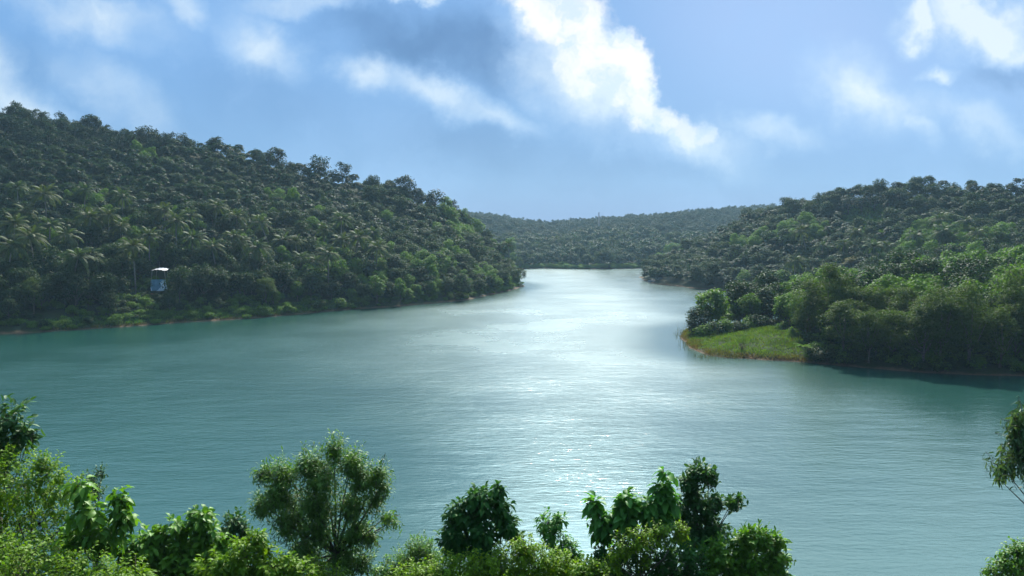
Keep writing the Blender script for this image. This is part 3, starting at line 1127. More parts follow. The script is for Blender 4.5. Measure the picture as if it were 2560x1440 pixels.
bp = bank_pts(620, -80, 1330, 330, .5, 12)
bp = np.array([p for p in bp if p[0] < 10 and not (near_tent(p, 2.4) and p[1] > TENT[1] - 3.5)])
tp = np.column_stack((TENT[0] + rng.uniform(-14, 7, 260), TENT[1] + rng.uniform(-14, 4, 260)))
tp = tp[~((abs(tp[:, 0] - TENT[0]) < 2.3) & (abs(tp[:, 1] - TENT[1] + 1.5) < 3.2))]
bp = np.concatenate((bp, tp))
_d = lake_sd(bp)
undergrowth('bank_undergrowth', 'dark leafy undergrowth under the trees below the blue shelter', 'undergrowth', bp[_d > 5], 'shrub', .55, 1.0)
undergrowth('bank_weeds', 'bright green weeds and creepers on the open bank below the blue shelter', 'weeds', bp[_d <= 5], 'weed', .55, 1.0)
rp = np.column_stack((rng.uniform(44, 105, 9000), rng.uniform(105, 150, 9000)))
_d = lake_sd(rp)
_px = 1280 + FPX * rp[:, 0] / rp[:, 1]
rp = rp[(_d > .8) & (_d < 12) & (_px > 2030)][:520]
undergrowth('dark_undergrowth', 'dark tangled undergrowth under the tall acacias at the waterline', 'undergrowth', rp, 'shrub', .6, 1.1)
fp = scatter(-60, 110, 452, 480, 3.0)
fp = fp[(lake_sd(fp) > .6) & (lake_sd(fp) < 9)]
undergrowth('far_bank_undergrowth', 'pale low scrub on the far bank at the head of the lake', 'undergrowth', fp, 'weed', 1.0, 2.0)

SHRUBS = [(655, 778, 1.3), (560, 742, 1.4), (600, 728, 1.6), (480, 770, 1.0), (720, 775, 1.2), (800, 768, 1.2), (850, 762, 1.3), (1150, 738, 1.3), (1210, 722, 1.4), (1240, 715, 1.3),
          (1290, 700, 1.4), (1738, 822, 1.0), (1762, 826, 1.2), (1790, 824, 1.2), (1815, 820, 1.1), (1845, 814, 1.2), (1868, 808, 1.2), (1895, 806, 1.2), (1880, 800, 1.0), (1930, 806, .9), (1985, 832, .9), (2030, 850, 1.0), (1800, 818, .7), (2090, 885, 1.0), (1960, 815, .9), (2120, 872, 1.1),
          (1410, 662, 1.5), (1520, 664, 1.4), (390, 770, .8), (440, 764, .9), (520, 778, .8), (340, 790, .7), (160, 800, .8), (220, 806, .8), (290, 800, .8), (110, 806, .9)]
for i, (px, py, s) in enumerate(SHRUBS):
    p = march(px, py, .8 * s)
    if p is not None:
        zone = 'on the grassy point' if px > 1750 else ('on the far bank at the head of the lake' if p[1] > 380 else 'on the bank below the blue shelter')
        plant_tree('shrub', tuple(p), rng.uniform(0, 6.28), s, 'low leafy shrub ' + zone, 'shrubs ' + zone, i)


# ---- grass: the point, the left bank and the meadow clearing
def grass_mat(name, a, b, c):
    m, q = new_mat(name)
    geo = q.node('ShaderNodeNewGeometry')
    pos = geo.outputs['Position']
    zz = q.separate(pos)[2]
    n = q.noise(pos, .35, 5, .6)
    col = q.mix(geo.outputs['Random Per Island'], a, b)
    n3 = q.noise(pos, .9, 6, .65)
    col = q.mix(q.ramp(n3, .50, .70, 0.0, .75), col, c)
    col = q.mix(q.ramp(n, .55, .40, 0.0, .6), col, tuple(x * .5 for x in a))
    col = q.mix(q.ramp(q.math('ADD', zz, q.math('MULTIPLY', q.math('SUBTRACT', n, .5), 1.6)), .95, .30), col, c)
    p = principled(q, col, .6, .2)
    tr = q.node('ShaderNodeBsdfTranslucent')
    q.put(tr.inputs['Color'], q.mix(1.0, col, (1.3, 1.3, .6), 'MULTIPLY'))
    ms = q.node('ShaderNodeMixShader')
    ms.inputs[0].default_value = .4
    q.t.links.new(p.outputs[0], ms.inputs[1])
    q.t.links.new(tr.outputs[0], ms.inputs[2])
    out_surface(q, ms.outputs[0])
    return m


def grass(name, label, P, hmin, hmax, w, mat, lean=.5):
    z, ds = relief(P)
    k = ds > .12
    P, z = P[k], z[k]
    n = len(P)
    mb = MB()
    h = rng.uniform(hmin, hmax, n) * (1 + .55 * vnoise(P, 1.3, 3.0))
    h = np.maximum(h, .08)
    D = np.column_stack((rng.normal(size=(n, 2)) * lean, np.ones(n)))
    N = np.column_stack((rng.normal(size=(n, 2)), np.full(n, .3)))
    leaves_simple(mb, np.column_stack((P, z - .03)), D, N, h, w, .1)
    o = link(name, mb.mesh(name, mat))
    return tag(o, label, 'grass', kind='stuff')


P = np.column_stack((rng.uniform(28, 66, 60000), rng.uniform(122, 170, 60000)))
zz, _ = relief(P)
bx, by, _ = project(np.column_stack((P, zz)))
P = P[[in_poly(a, b, POINT_GRASS + [(1690, 925)]) for a, b in zip(bx, by)]]
grass('grass', 'bright green grass turning brown at the water on the low point', P, .18, .55, .10, grass_mat('grass_point', (.060, .120, .010), (.105, .165, .018), (.105, .070, .026)))
P = bank_pts(26000, 100, 900, 225, .2, 5.5)
P = P[P[:, 0] < 5]
grass('bank_grass', 'rough green grass strip along the bank below the blue shelter', P, .25, .7, .16, grass_mat('grass_bank', (.035, .095, .014), (.06, .13, .02), (.085, .075, .03)))
MEADOW = [(2110, 540), (2140, 508), (2205, 504), (2215, 524), (2160, 545)]
P = np.column_stack((rng.uniform(110, 165, 90000), rng.uniform(225, 345, 90000)))
zz, _ = relief(P)
bx, by, _ = project(np.column_stack((P, zz)))
P = P[[in_poly(a, b, [(2090, 590), (2095, 545), (2138, 506), (2210, 504), (2228, 530), (2220, 590)]) for a, b in zip(bx, by)]]
if len(P):
    grass('meadow_grass', 'small bright meadow clearing in the woods below the crest', P, .3, .7, .35, grass_mat('grass_meadow', (.06, .13, .02), (.09, .16, .03), (.09, .16, .03)))

P = np.column_stack((rng.uniform(28, 66, 40000), rng.uniform(122, 170, 40000)))
d_ = lake_sd(P)
px_ = 1280 + FPX * P[:, 0] / P[:, 1]
k = (d_ > .05) & (d_ < 1.6) & (px_ > 1690) & (px_ < 2040) & (vnoise(P, 1.9, 7.0) > -.25)
P = P[k]
z_, _ = relief(P)
mb = MB()
n = len(P)
leaves_simple(mb, np.column_stack((P, z_ - .03)), np.column_stack((rng.normal(size=(n, 2)) * .45, np.ones(n))), np.column_stack((rng.normal(size=(n, 2)), np.full(n, .2))), rng.uniform(.25, .85, n), .09, .1)
tag(link('sedge', mb.mesh('sedge', leaf_mat('sedge', (.075, .060, .020), (.105, .110, .026), trans=.35))), 'ragged brownish sedge along the waterline of the grassy point', 'sedge', kind='stuff')

# reeds at the tip of the point
m_reed = leaf_mat('reed', (.07, .075, .04), (.12, .11, .06), trans=.2)
P = np.array([gp(1702 + rng.normal() * 9, 836 + rng.normal() * 7) for _ in range(90)] + [gp(1716 + rng.normal() * 8, 862 + rng.normal() * 9) for _ in range(70)]
             + [gp(rng.uniform(1735, 1900), 893 + rng.normal() * 3) for _ in range(160)])
n = len(P)
mb = MB()
leaves_simple(mb, np.column_stack((P, np.full(n, -.1))), np.column_stack((rng.normal(size=(n, 2)) * .22, np.ones(n))), np.column_stack((rng.normal(size=(n, 2)), np.zeros(n))), rng.uniform(.35, 1.0, n), .08, .05)
tag(link('reeds', mb.mesh('reeds', m_reed)), 'sparse brown reeds standing in the water off the grassy point', 'reeds', kind='stuff')

# dry tuft and slender sapling on the point
p = march(1855, 866, .6)
mb = MB()
for i in range(26):
    a, r = rng.uniform(0, 6.28), rng.uniform(.2, .6)
    tip = np.array((math.cos(a) * r, math.sin(a) * r, rng.uniform(.4, 1.0)))
    mb.tube([(0, 0, -.1), tip * .5 + (0, 0, .1), tip], [.022, .015, .006], 4)
    leaves_simple(mb, np.repeat(tip[None], 5, 0), rng.normal(size=(5, 3)), rng.normal(size=(5, 3)) + (0, 0, 1), .22, .1)
o = link('dry_bush', mb.mesh('dry_bush', plain_mat('dry_twig', (.16, .12, .06), (.22, .18, .09))))
o.location = p
tag(o, 'small dry bush alone in the middle of the grassy point', 'bush')

p = march(2010, 858, 2.6)
e = tag(empty('sapling', tuple(p)), 'thin pale sapling with drooping leaves where the grass meets the dark acacias', 'sapling')
mb = MB()
mb.tube([(0, 0, -.2), (.05, 0, 1.0), (-.02, .05, 2.0)], [.055, .045, .03], 6)
link('trunk', mb.mesh('trunk', plain_mat('pale_bark', (.25, .23, .17), (.34, .31, .24)), True), e)
mb = MB()
for i in range(14):
    a = i * 2.4
    D = np.array((math.cos(a), math.sin(a), rng.uniform(-.1, .7)))
    for t in np.linspace(.15, 1.3, 9):
        c = np.array((-.02, .05, 2.0)) + D * t + np.array((0, 0, -.35 * t * t))
        leaves_simple(mb, np.repeat(c[None], 2, 0), np.array((D + np.cross(D, (0, 0, 1)), D - np.cross(D, (0, 0, 1)))), np.array(((0, 0, 1.), (0, 0, 1.))), .42, .14)
link('crown', mb.mesh('crown', M['bright']), e)

# ---- rocks at the waterline of the far headland
m_rock = plain_mat('rock', (.10, .10, .10), (.22, .21, .20), 1.2, .9, .3, .08)


def rock(px, py, sx, sy, sz, label, seed):
    x, y = gp(px, py)
    import bmesh
    bm = bmesh.new()
    bmesh.ops.create_icosphere(bm, subdivisions=3, radius=1)
    for v in bm.verts:
        k = 1 + .32 * mnoise.noise(v.co * 1.3 + Vector((seed * 3.1, 0, 0))) + .14 * mnoise.noise(v.co * 3.7 + Vector((0, seed, 0)))
        v.co = Vector((v.co.x * sx * k, v.co.y * sy * k, v.co.z * sz * k))
    me = bpy.data.meshes.new('rock')
    bm.to_mesh(me)
    bm.free()
    me.materials.append(m_rock)
    o = link('rock', me)
    o.location = (x, y, sz * .25)
    tag(o, label, 'rock', 'rocks at the waterline')


rock(1630, 706, 1.7, 1.3, .9, 'low grey rock farthest out in the water off the wooded headland', 1)
rock(1648, 704, 1.8, 1.4, 1.6, 'taller grey rock against the trees of the wooded headland', 2)
rock(1664, 709, 1.3, 1.2, .8, 'small flat grey rock under the branches of the wooded headland', 3)

# ---- blue tarp shelter in the clearing
tx, ty, tz = TENT
gy = plain_mat('weathered_wood', (.16, .14, .12), (.26, .24, .20), 6, .85)
m_roof = plain_mat('pale_sheet_roof', (.40, .37, .37), (.52, .48, .47), 1.5, .45, .5)
m_blue = plain_mat('blue_tarp', (.12, .25, .33), (.17, .33, .42), 1.0, .5, .4)
m_white = plain_mat('white_sheet', (.60, .74, .82), (.84, .90, .92), 1.4, .5, .4)
sh = tag(empty('tarp_shelter', (tx, ty, tz), R_(4)), 'open shelter of blue tarpaulin on poles under a pale sheet roof', 'shelter')
for sx_, sy_ in ((-1.75, -.9), (1.75, -.9), (-1.5, 1.6), (1.5, 1.6)):
    mb = MB()
    mb.tube([(sx_, sy_, -.6), (sx_ * .96, sy_, 2.6), (sx_ * .8, sy_ + .1, 5.1)], [.07, .06, .05], 7)
    link('post', mb.mesh('post', gy, True), sh)
mb = MB()
nu, nv = 14, 6
g = [((i / nu - .5) * 3.3, -1.2 + 3.2 * j / nv, 5.15 + .35 * j / nv - .9 * (abs(i / nu - .5)) ** 2 * 1.2 + .05 * math.sin(i * 1.9 + j)) for j in range(nv + 1) for i in range(nu + 1)]
g2 = [(a, b, c - .05) for a, b, c in g]
ff = [(j * (nu + 1) + i, j * (nu + 1) + i + 1, (j + 1) * (nu + 1) + i + 1, (j + 1) * (nu + 1) + i) for j in range(nv) for i in range(nu)]
mb.add(g, f4=ff)
mb.add(g2, f4=[f[::-1] for f in ff])
link('roof', mb.mesh('roof', m_roof, True), sh)


def sheet(name, mat, outline, y, bulge, seed):
    """A hanging cloth with folds: rows of (z, x left, x right)."""
    mb = MB()
    nu = 12
    vs = []
    for j, (z, a, b) in enumerate(outline):
        for i in range(nu + 1):
            t = i / nu
            vs.append((a + (b - a) * t, y - bulge * math.sin(math.pi * t) - .09 * math.sin(t * 17 + seed + j * .8), z))
    f = [(j * (nu + 1) + i, j * (nu + 1) + i + 1, (j + 1) * (nu + 1) + i + 1, (j + 1) * (nu + 1) + i) for j in range(len(outline) - 1) for i in range(nu)]
    mb.add(vs, f4=f)
    mb.add([(a, b + .02, c) for a, b, c in vs], f4=[q[::-1] for q in f])
    return link(name, mb.mesh(name, mat, True), sh)


sheet('tarp', m_blue, [(.05, -1.75, 1.72), (.8, -1.8, 1.75), (1.6, -1.82, 1.7), (2.35, -1.8, 1.68), (2.75, -1.78, 1.66)], -.95, -.15, 1.0)
sheet('hanging_sheet', m_white, [(.02, -.45, 1.25), (.35, .05, 1.45), (.9, .55, 1.5), (1.5, .62, 1.5), (1.95, .45, 1.45), (2.5, 1.05, 1.4)], -1.15, .12, 3.0)
sheet('side_sheet', m_white, [(.05, 1.78, 2.12), (1.2, 1.7, 1.95), (2.7, 1.45, 1.6)], -1.0, .02, 2.0)
sheet('side_sheet', m_white, [(.05, -1.72, -1.52), (.5, -1.78, -1.62), (.9, -1.79, -1.75)], -1.06, .02, 5.0)
# trodden red earth in front of it, and a white sack
mb = MB()
ring = []
for i in range(28):
    a = i / 28 * 6.283
    k = 1 + .3 * math.sin(3 * a + 1) + .15 * math.sin(7 * a)
    x, y = tx - 1.0 + 2.0 * k * math.cos(a), ty - 3.4 + 1.1 * k * math.sin(a)
    ring.append((x, y, z_at(x, y) + .14))
c = (tx - 1.0, ty - 3.4, z_at(tx - 1.0, ty - 3.4) + .2)
mb.add([c] + ring, [(0, 1 + i, 1 + (i + 1) % 28) for i in range(28)])
tag(link('bare_ground', mb.mesh('bare_ground', plain_mat('red_earth', (.13, .040, .016), (.19, .068, .03), 1.5, .95, .1, .05))), 'patch of trodden red earth before the blue shelter', 'ground', kind='structure')
p = march(320, 741, .4)
mb = MB()
a = np.linspace(0, 6.283, 10, endpoint=False)
prof = [(0, .05), (.28, .02), (.34, .2), (.26, .42), (.1, .5), (.13, .6)]
vs = np.concatenate([np.column_stack((r * np.cos(a) * (1 + .1 * np.sin(3 * a)), r * np.sin(a), np.full(10, z))) for r, z in prof])
mb.add(vs, f4=[(j * 10 + i, j * 10 + (i + 1) % 10, (j + 1) * 10 + (i + 1) % 10, (j + 1) * 10 + i) for j in range(5) for i in range(10)])
o = link('sack', mb.mesh('sack', m_white, True))
o.location = p
tag(o, 'small white sack lying on the ground beside the blue shelter', 'sack')

# ---- mast on the far hills, white tank above the meadow
X = (1496 - 1280) / FPX * 668
e = tag(empty('mast', (X, 668, z_at(X, 668))), 'thin pale mast rising above the trees of the far hills', 'mast')
tp = at(1496, 528, 668)[2] - z_at(X, 668)
mb = MB()
for k in range(3):
    a = k * 2.094
    mb.tube([(math.cos(a) * .75, math.sin(a) * .75, -.5), (math.cos(a) * .42, math.sin(a) * .42, tp * .96)], .13, 5)
for z in np.arange(.6, tp * .95, 1.3):
    r = .75 - .33 * z / tp
    q = [np.array((math.cos(k * 2.094) * r, math.sin(k * 2.094) * r, z + (k % 2) * .6)) for k in range(3)]
    for k in range(3):
        mb.tube([q[k], q[(k + 1) % 3]], .08, 4)
m_steel = plain_mat('mast_steel', (.10, .115, .14), (.15, .165, .19), 3, .5, .5)
link('lattice', mb.mesh('lattice', m_steel), e)
mb = MB()
for z, a in ((tp * .82, 0), (tp * .82, 2.1), (tp * .9, 4.2), (tp * .93, 1.0)):
    mb.box((.6 * math.cos(a), .6 * math.sin(a), z), (.3, .22, 1.6), a)
link('antenna', mb.mesh('antenna', m_steel), e)
p = march(2152, 500, 1.9)
if p is not None:
    e = tag(empty('water_tank', tuple(p)), 'small white tank on legs at the upper edge of the meadow clearing', 'tank')
    mb = MB()
    a = np.linspace(0, 6.283, 14, endpoint=False)
    prof = [(.02, .8), (.65, .8), (.68, 1.2), (.68, 1.75), (.5, 1.95), (.16, 2.02), (.15, 2.1), (.02, 2.1)]
    vs = np.concatenate([np.column_stack((r * np.cos(a), r * np.sin(a), np.full(14, z))) for r, z in prof])
    mb.add(vs, f4=[(j * 14 + i, j * 14 + (i + 1) % 14, (j + 1) * 14 + (i + 1) % 14, (j + 1) * 14 + i) for j in range(7) for i in range(14)])
    link('body', mb.mesh('body', plain_mat('white_plastic', (.70, .72, .74), (.78, .79, .80), 2, .4), True), e)
    for k in range(4):
        mb = MB()
        x, y = .45 * (1 if k % 2 else -1), .45 * (1 if k > 1 else -1)
        mb.tube([(x * 1.15, y * 1.15, -.4), (x, y, .82)], .05, 6)
        link('leg', mb.mesh('leg', m_steel), e)

# ------------------------------------------------------------------ plants on the near slope
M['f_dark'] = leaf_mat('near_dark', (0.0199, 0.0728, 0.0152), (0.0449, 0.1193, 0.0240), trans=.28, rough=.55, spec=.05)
M['f_mid'] = leaf_mat('near_mid', (0.0626, 0.1552, 0.0146), (0.1253, 0.2441, 0.0220), trans=.34, rough=.5, spec=.18)
M['f_bright'] = leaf_mat('near_bright', (.075, .155, .009), (.15, .24, .015), trans=.42, rough=.5, spec=.10)
M['f_yellow'] = leaf_mat('near_yellow', (.10, .19, .008), (.19, .29, .014), trans=.45, rough=.5, spec=.15)
M['f_willow'] = leaf_mat('near_willow', (0.0621, 0.1320, 0.0217), (0.1180, 0.2111, 0.0369), trans=.34, rough=.5, spec=.18)
M['f_blue'] = leaf_mat('near_blue', (0.0300, 0.0823, 0.0231), (0.0600, 0.1318, 0.0347), trans=.25, rough=.55, spec=.12)
M['f_teak'] = leaf_mat('near_teak', (0.0520, 0.1602, 0.0218), (0.0936, 0.2321, 0.0346), trans=.42, rough=.5, spec=.18)
M['f_grey'] = leaf_mat('near_grey', (.035, .080, .026), (.11, .165, .075), trans=.25, rough=.5, spec=.15)
M['twig'] = plain_mat('near_bark', (.055, .045, .032), (.11, .09, .065), 8.0, .85, .25, .01)

LEAF = {       # length, width, droop, fold, leaves on a twig, twig length, spread of length
    'willow': (.15, .036, .30, .10, 12, .55),
    'oval': (.17, .078, .18, .16, 10, .38),
    'droop': (.24, .115, .42, .16, 9, .28),
    'teak': (.40, .23, .55, .20, 6, .42),
    'small': (.085, .045, .20, .14, 14, .38),
    'vine': (.10, .060, .40, .14, 12, .42),
    'feather': (.060, .022, .15, .08, 26, .46),
}


def near_plant(name, label, cat, Y, blobs, leaf, mat, ntw, base, seed, group=None, depth=1.0, fill=.55, size=1.0, stem_r=.05, up=.45, part='foliage', swell=1.12):
    """A plant on the near slope. blobs: (px, py, radius in photograph pixels[, depth offset]) give the masses of its crown at distance Y."""
    g = np.random.default_rng(seed)
    L, W, dr, fo, nl, tl = LEAF[leaf]
    L, W = L * size, W * size
    C, Rr = [], []
    for b in blobs:
        y = Y + (b[3] if len(b) > 3 else 0)
        C.append(at(b[0], b[1], y))
        Rr.append(b[2] / FPX * y)
    C, Rr = np.array(C), np.array(Rr) * swell
    wgt = Rr ** 2
    which = g.choice(len(C), ntw, p=wgt / wgt.sum())
    d = unit(g.normal(size=(ntw, 3)) + (0, -.15, .25))
    rr = g.uniform(fill, 1.0, ntw) ** .8
    keep = Rr[which] - L * .5
    tip = C[which] + d * (rr * np.maximum(keep, Rr[which] * .55))[:, None] * (1, depth, 1)
    tdir = unit(d * .9 + (0, 0, up) + g.normal(size=(ntw, 3)) * .35)
    P, D, N = [], [], []
    s1 = unit(np.cross(tdir, (.21, .9, .33)))
    s2 = np.cross(tdir, s1)
    ph = g.uniform(0, 6.28, ntw)
    for k in range(nl):
        t = k / max(nl - 1, 1)
        an = ph + k * 2.39996
        rad = np.cos(an)[:, None] * s1 + np.sin(an)[:, None] * s2
        pos = tip - tdir * (tl * (1 - t) * size ** .5) + rad * .008
        op = .25 + .75 * (1 - t) + g.uniform(-.15, .2, ntw)
        P.append(pos)
        D.append(rad * op[:, None] + tdir * (1.05 - op * .6)[:, None] + np.array((0, 0, -.22 - dr * .35)) + g.normal(size=(ntw, 3)) * .12)
        N.append(unit(tdir * .8 + np.array((0, 0, .75)) - rad * .15 + g.normal(size=(ntw, 3)) * .22))
    P, D, N = map(np.concatenate, (P, D, N))
    n = len(P)
    s = g.uniform(.62, 1.15, n)
    mb = MB()
    leaves_full(mb, P, D, N, L * s, W * s * g.uniform(.85, 1.1, n), dr * g.uniform(.6, 1.3, n), fo)
    b0 = at(base[0], base[1], base[2])
    gz0 = z_at(b0[0], b0[1])
    root = np.array((b0[0], b0[1], gz0))
    e = tag(empty(name, tuple(root)), label, cat, group)
    me = mb.mesh(part, M[mat], True)
    o = link(part, me, e)
    o.location = tuple(-root)
    st = MB()
    r0 = stem_r
    order = np.argsort(C[:, 2])
    low = C[order[0]]
    cen = C.mean(0)
    fork = root + (cen - root) * np.array((.55, .55, .62))
    st.tube([root - (0, 0, .4), root + (fork - root) * .5 + g.normal(size=3) * (.06, .06, 0), fork], [r0 * 1.2, r0, r0 * .8], 8)
    for c, r in zip(C, Rr):
        m_ = (fork + c) / 2 + g.normal(size=3) * .12 * r + (0, 0, -.05)
        st.tube([fork, m_, c], [r0 * .48, r0 * .30, r0 * .10], 6)
    for i in g.permutation(ntw)[:min(ntw, 420)]:
        c = C[which[i]]
        q = tip[i] - tdir[i] * tl * size ** .5
        st.tube([c, (c + q) / 2 + g.normal(size=3) * .03, q, tip[i]], [r0 * .10, r0 * .09, r0 * .07, .003], 4)
    so = link('trunk' if cat == 'tree' else 'stem', st.mesh('stem', M['twig'], True), e)
    so.location = tuple(-root)
    return e


NP = near_plant
# far left: dark glossy tree top over the bright bush
NP('glossy_tree', 'dark glossy-leaved treetop rising above the bright bush at the corner of the slope', 'tree', 22, [(20, 1040, 62), (65, 1075, 34), (10, 1110, 60), (-60, 1070, 80), (75, 1090, 26), (-20, 1160, 60)], 'oval', 'f_blue', 190, (-20, 1400, 22), 1, size=1.35)
NP('leafy_bush', 'large yellow-green bush with small leaves under the dark glossy treetop', 'bush', 21, [(60, 1215, 110), (-60, 1200, 120), (150, 1215, 70), (100, 1310, 130), (-30, 1330, 140), (215, 1240, 45), (60, 1420, 130), (190, 1400, 90), (110, 1160, 40)], 'vine', 'f_bright', 1150, (60, 1560, 21), 2, size=1.05)
NP('sprig_shrub', 'thin upright grey-green sprigs poking up behind the yellow-green bush', 'shrub', 23, [(228, 1190, 22), (252, 1175, 20), (240, 1215, 28), (205, 1205, 20)], 'small', 'f_blue', 60, (240, 1420, 23), 3, up=1.1)
NP('broad_leaved_plant', 'plant with very large drooping leaves beside the yellow-green bush', 'plant', 19.5, [(195, 1215, 42), (300, 1245, 42), (225, 1285, 55), (310, 1290, 38), (265, 1335, 60), (190, 1350, 50)], 'teak', 'f_mid', 120, (240, 1560, 19.5), 4, size=.68)
NP('drooping_tree', 'tree of drooping dark leaves sloping up between the large-leaved plant and the tall acacia', 'tree', 20.5, [(500, 1300, 42), (440, 1325, 48), (380, 1360, 52), (530, 1345, 48), (330, 1385, 50), (470, 1400, 70), (390, 1430, 70), (560, 1400, 50)], 'droop', 'f_mid', 420, (440, 1600, 20.5), 5)
NP('yellow_green_bush', 'low bush with fresh drooping leaves at the foot of the tall acacia', 'bush', 19, [(620, 1390, 60), (680, 1420, 62), (540, 1430, 62), (740, 1440, 60), (600, 1450, 60), (640, 1345, 34)], 'droop', 'f_bright', 360, (620, 1600, 19), 6, size=.72)
NP('dusky_shrub', 'dull bluish shrub half hidden behind the foot of the tall acacia', 'shrub', 22.5, [(585, 1300, 34), (610, 1320, 30), (560, 1335, 30), (600, 1350, 40)], 'oval', 'f_blue', 90, (590, 1500, 22.5), 7)
NP('low_shrub', 'low green shrub filling the bottom corner of the slope below the bushes', 'shrub', 18, [(60, 1440, 120), (200, 1450, 90), (320, 1450, 80), (-40, 1430, 110)], 'vine', 'f_bright', 480, (120, 1640, 18), 8, size=1.1)
# the tall fine-leaved acacia
NP('tall_acacia', 'tall airy acacia with narrow sickle leaves standing out against the water', 'tree', 22, [(835, 1120, 42), (880, 1150, 46), (770, 1155, 46), (710, 1180, 48), (660, 1180, 32), (800, 1190, 60), (900, 1195, 50), (945, 1180, 36), (700, 1235, 60), (655, 1260, 36), (790, 1255, 60), (880, 1260, 58),
    (955, 1215, 32), (940, 1245, 26), (965, 1290, 24), (985, 1300, 16), (720, 1300, 56), (800, 1320, 60), (890, 1325, 50), (925, 1340, 26), (760, 1370, 60), (860, 1390, 54), (905, 1400, 40), (800, 1430, 60)],
   'willow', 'f_willow', 2700, (845, 1560, 22), 9, stem_r=.085, fill=.05, swell=1.3)
NP('rusty_bush', 'yellowing bush with rusty leaves low under the tall acacia', 'bush', 20.5, [(790, 1425, 46), (840, 1440, 40), (740, 1440, 44)], 'willow', 'f_yellow', 90, (790, 1580, 20.5), 10)
# centre
NP('round_tree', 'round dark tree with large drooping leaves standing alone at the centre of the slope', 'tree', 20.5, [(1245, 1222, 26), (1200, 1255, 48), (1150, 1280, 44), (1255, 1265, 36), (1130, 1330, 44), (1200, 1325, 62), (1270, 1310, 40), (1285, 1345, 30), (1140, 1370, 40), (1210, 1385, 60)], 'droop', 'f_dark', 330, (1205, 1560, 20.5), 11, size=.88)
NP('feathery_bush', 'soft pale feathery bush against the water before the round dark tree', 'bush', 22.5, [(1050, 1370, 46), (1010, 1400, 44), (1080, 1400, 44), (985, 1430, 36), (1040, 1440, 60)], 'feather', 'f_mid', 420, (1040, 1560, 22.5), 12, size=1.25)
NP('lime_bush', 'sunlit lime-green bush spreading below the round dark tree', 'bush', 19.5, [(1310, 1370, 46), (1360, 1400, 50), (1250, 1410, 52), (1180, 1425, 56), (1110, 1430, 60), (1410, 1420, 50), (1310, 1430, 60), (1050, 1440, 50), (1000, 1445, 40)], 'vine', 'f_yellow', 760, (1250, 1620, 19.5), 13, size=.9)
NP('young_tree', 'small bluish-green young tree between the round dark tree and the teak sapling', 'tree', 21, [(1372, 1305, 38), (1400, 1300, 24), (1380, 1340, 38), (1405, 1360, 36), (1430, 1375, 30), (1440, 1400, 28), (1400, 1400, 40)], 'droop', 'f_teak', 150, (1390, 1560, 21), 14, size=.62)
# right group
NP('teak_sapling', 'light green teak sapling with huge leaves on upright shoots', 'tree', 20, [(1485, 1255, 30), (1500, 1285, 34), (1565, 1250, 32), (1560, 1290, 44), (1620, 1265, 34), (1655, 1215, 26), (1660, 1180, 12), (1640, 1290, 44), (1510, 1315, 34), (1665, 1250, 34)], 'teak', 'f_teak', 190, (1590, 1560, 20), 15, size=.74, up=.8)
NP('glossy_tree', 'dark glossy tree with oval leaves rising behind the teak sapling', 'tree', 21, [(1745, 1178, 36), (1720, 1200, 36), (1775, 1190, 30), (1730, 1235, 40), (1700, 1275, 50), (1760, 1270, 46), (1790, 1255, 30), (1830, 1255, 24), (1845, 1245, 16), (1720, 1330, 60), (1780, 1330, 56)], 'oval', 'f_blue', 400, (1740, 1580, 21), 16, size=1.05, fill=.35)
NP('spreading_bush', 'broad leafy bush with oval leaves trailing down to the water beside the dark glossy tree', 'bush', 20, [(1900, 1345, 40), (1940, 1350, 32), (1860, 1350, 44), (1930, 1395, 44), (1880, 1410, 60), (1810, 1385, 56), (1945, 1430, 34), (1840, 1440, 60), (1770, 1420, 60), (1960, 1395, 20)], 'oval', 'f_mid', 560, (1860, 1620, 20), 17, size=.95)
NP('creeper', 'yellow creeper tangled over the dark bush below the teak sapling', 'creeper', 19, [(1600, 1345, 40), (1560, 1360, 40), (1650, 1335, 40), (1700, 1325, 32), (1530, 1400, 36), (1610, 1400, 26)], 'vine', 'f_yellow', 230, (1590, 1600, 19), 18, size=.8)
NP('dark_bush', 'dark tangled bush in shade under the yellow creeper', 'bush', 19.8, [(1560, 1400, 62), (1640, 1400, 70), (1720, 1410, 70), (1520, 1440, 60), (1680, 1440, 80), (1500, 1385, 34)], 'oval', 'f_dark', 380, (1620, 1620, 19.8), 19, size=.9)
NP('fresh_shrub', 'fresh green leafy shrub at the lower edge between the lime bush and the dark bush', 'shrub', 18.6, [(1475, 1420, 42), (1500, 1445, 40), (1450, 1440, 36)], 'vine', 'f_bright', 130, (1480, 1600, 18.6), 20)
NP('low_bush', 'low mid-green bush filling the slope between the drooping tree and the tall acacia', 'bush', 22.5, [(x, 1440 + 14 * math.sin(x), 62) for x in range(290, 760, 62)], 'vine', 'f_mid', 620, (520, 1600, 22.5), 31, size=1.1)
NP('bank_bush', 'low mid-green bush behind the lime bush at the lower edge', 'bush', 22.5, [(x, 1446 + 10 * math.sin(x), 50) for x in range(960, 1500, 60)], 'vine', 'f_mid', 480, (1240, 1600, 22.5), 32, size=1.0)
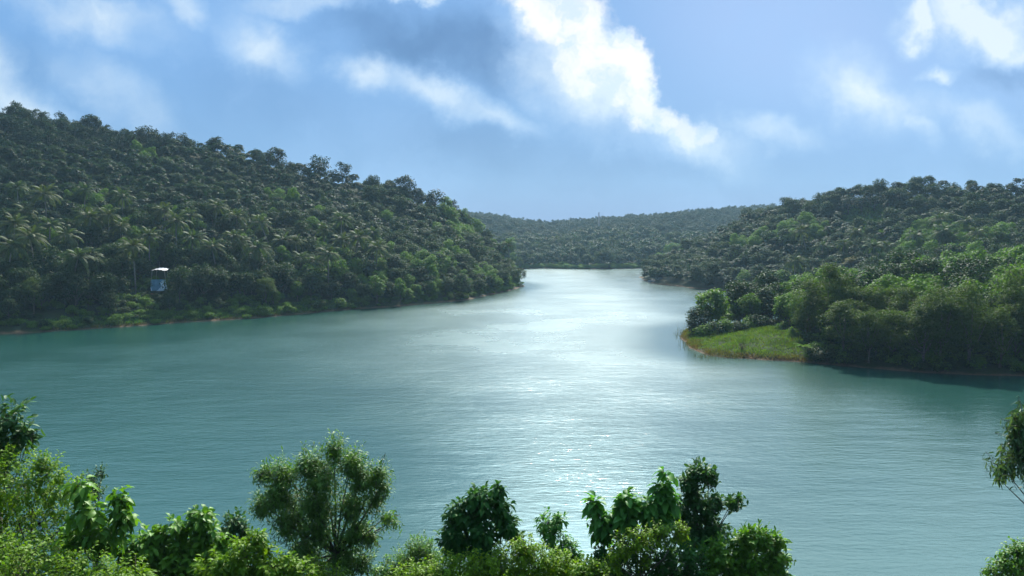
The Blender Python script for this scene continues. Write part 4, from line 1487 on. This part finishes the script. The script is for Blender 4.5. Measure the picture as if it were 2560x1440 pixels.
# frame edge
NP('hanging_branch_tree', 'drooping branch of narrow grey-green leaves hanging in from the frame edge', 'tree', 17, [(2560, 1075, 42), (2540, 1110, 36), (2590, 1120, 60), (2545, 1160, 38), (2515, 1180, 26), (2495, 1195, 14), (2600, 1190, 40), (2640, 1110, 70)], 'willow', 'f_grey', 330, (2760, 1500, 17), 21, size=1.15, up=-.6, stem_r=.05)
NP('pale_bush', 'pale green bush with whitish tips in the corner below the hanging branch', 'bush', 20, [(2540, 1375, 34), (2510, 1400, 40), (2560, 1415, 60), (2475, 1420, 30), (2610, 1400, 70), (2520, 1445, 50)], 'vine', 'f_mid', 260, (2560, 1600, 20), 22)

# weeds covering the near slope under the plants
P = np.column_stack((rng.uniform(-60, 60, 9000), rng.uniform(5, 36, 9000)))
P = P[lake_sd(P) > .3]
zz, _ = relief(P)
mb = MB()
n = len(P)
for k in range(5):
    D = np.column_stack((rng.normal(size=(n, 2)), rng.uniform(.3, 1.2, n)))
    leaves_simple(mb, np.column_stack((P + rng.normal(size=P.shape) * .12, zz - .02)), D, np.column_stack((rng.normal(size=(n, 2)) * .5, np.ones(n))), rng.uniform(.18, .45, n), .12, .1)
tag(link('slope_weeds', mb.mesh('slope_weeds', M['f_mid'])), 'low green weeds carpeting the near slope under the bushes', 'weeds', kind='stuff')

# ------------------------------------------------------------------ haze
def build_haze(density):
    mb = MB()
    x0, x1, y0, y1, z0, z1 = -1330.0, 1330.0, -520.0, 1330.0, -4.2, 105.0
    mb.box(((x0 + x1) / 2, (y0 + y1) / 2, (z0 + z1) / 2), (x1 - x0, y1 - y0, z1 - z0))
    m, q = new_mat('haze_air')
    v = q.node('ShaderNodeVolumePrincipled')
    v.inputs['Color'].default_value = (.48, .74, .95, 1)
    v.inputs['Density'].default_value = density
    v.inputs['Anisotropy'].default_value = .25
    o = q.node('ShaderNodeOutputMaterial')
    q.t.links.new(v.outputs[0], o.inputs['Volume'])
    h = link('haze', mb.mesh('haze', m))
    tag(h, 'thin bluish haze filling the air over the lake', 'haze', kind='stuff')


build_haze(0.00011)
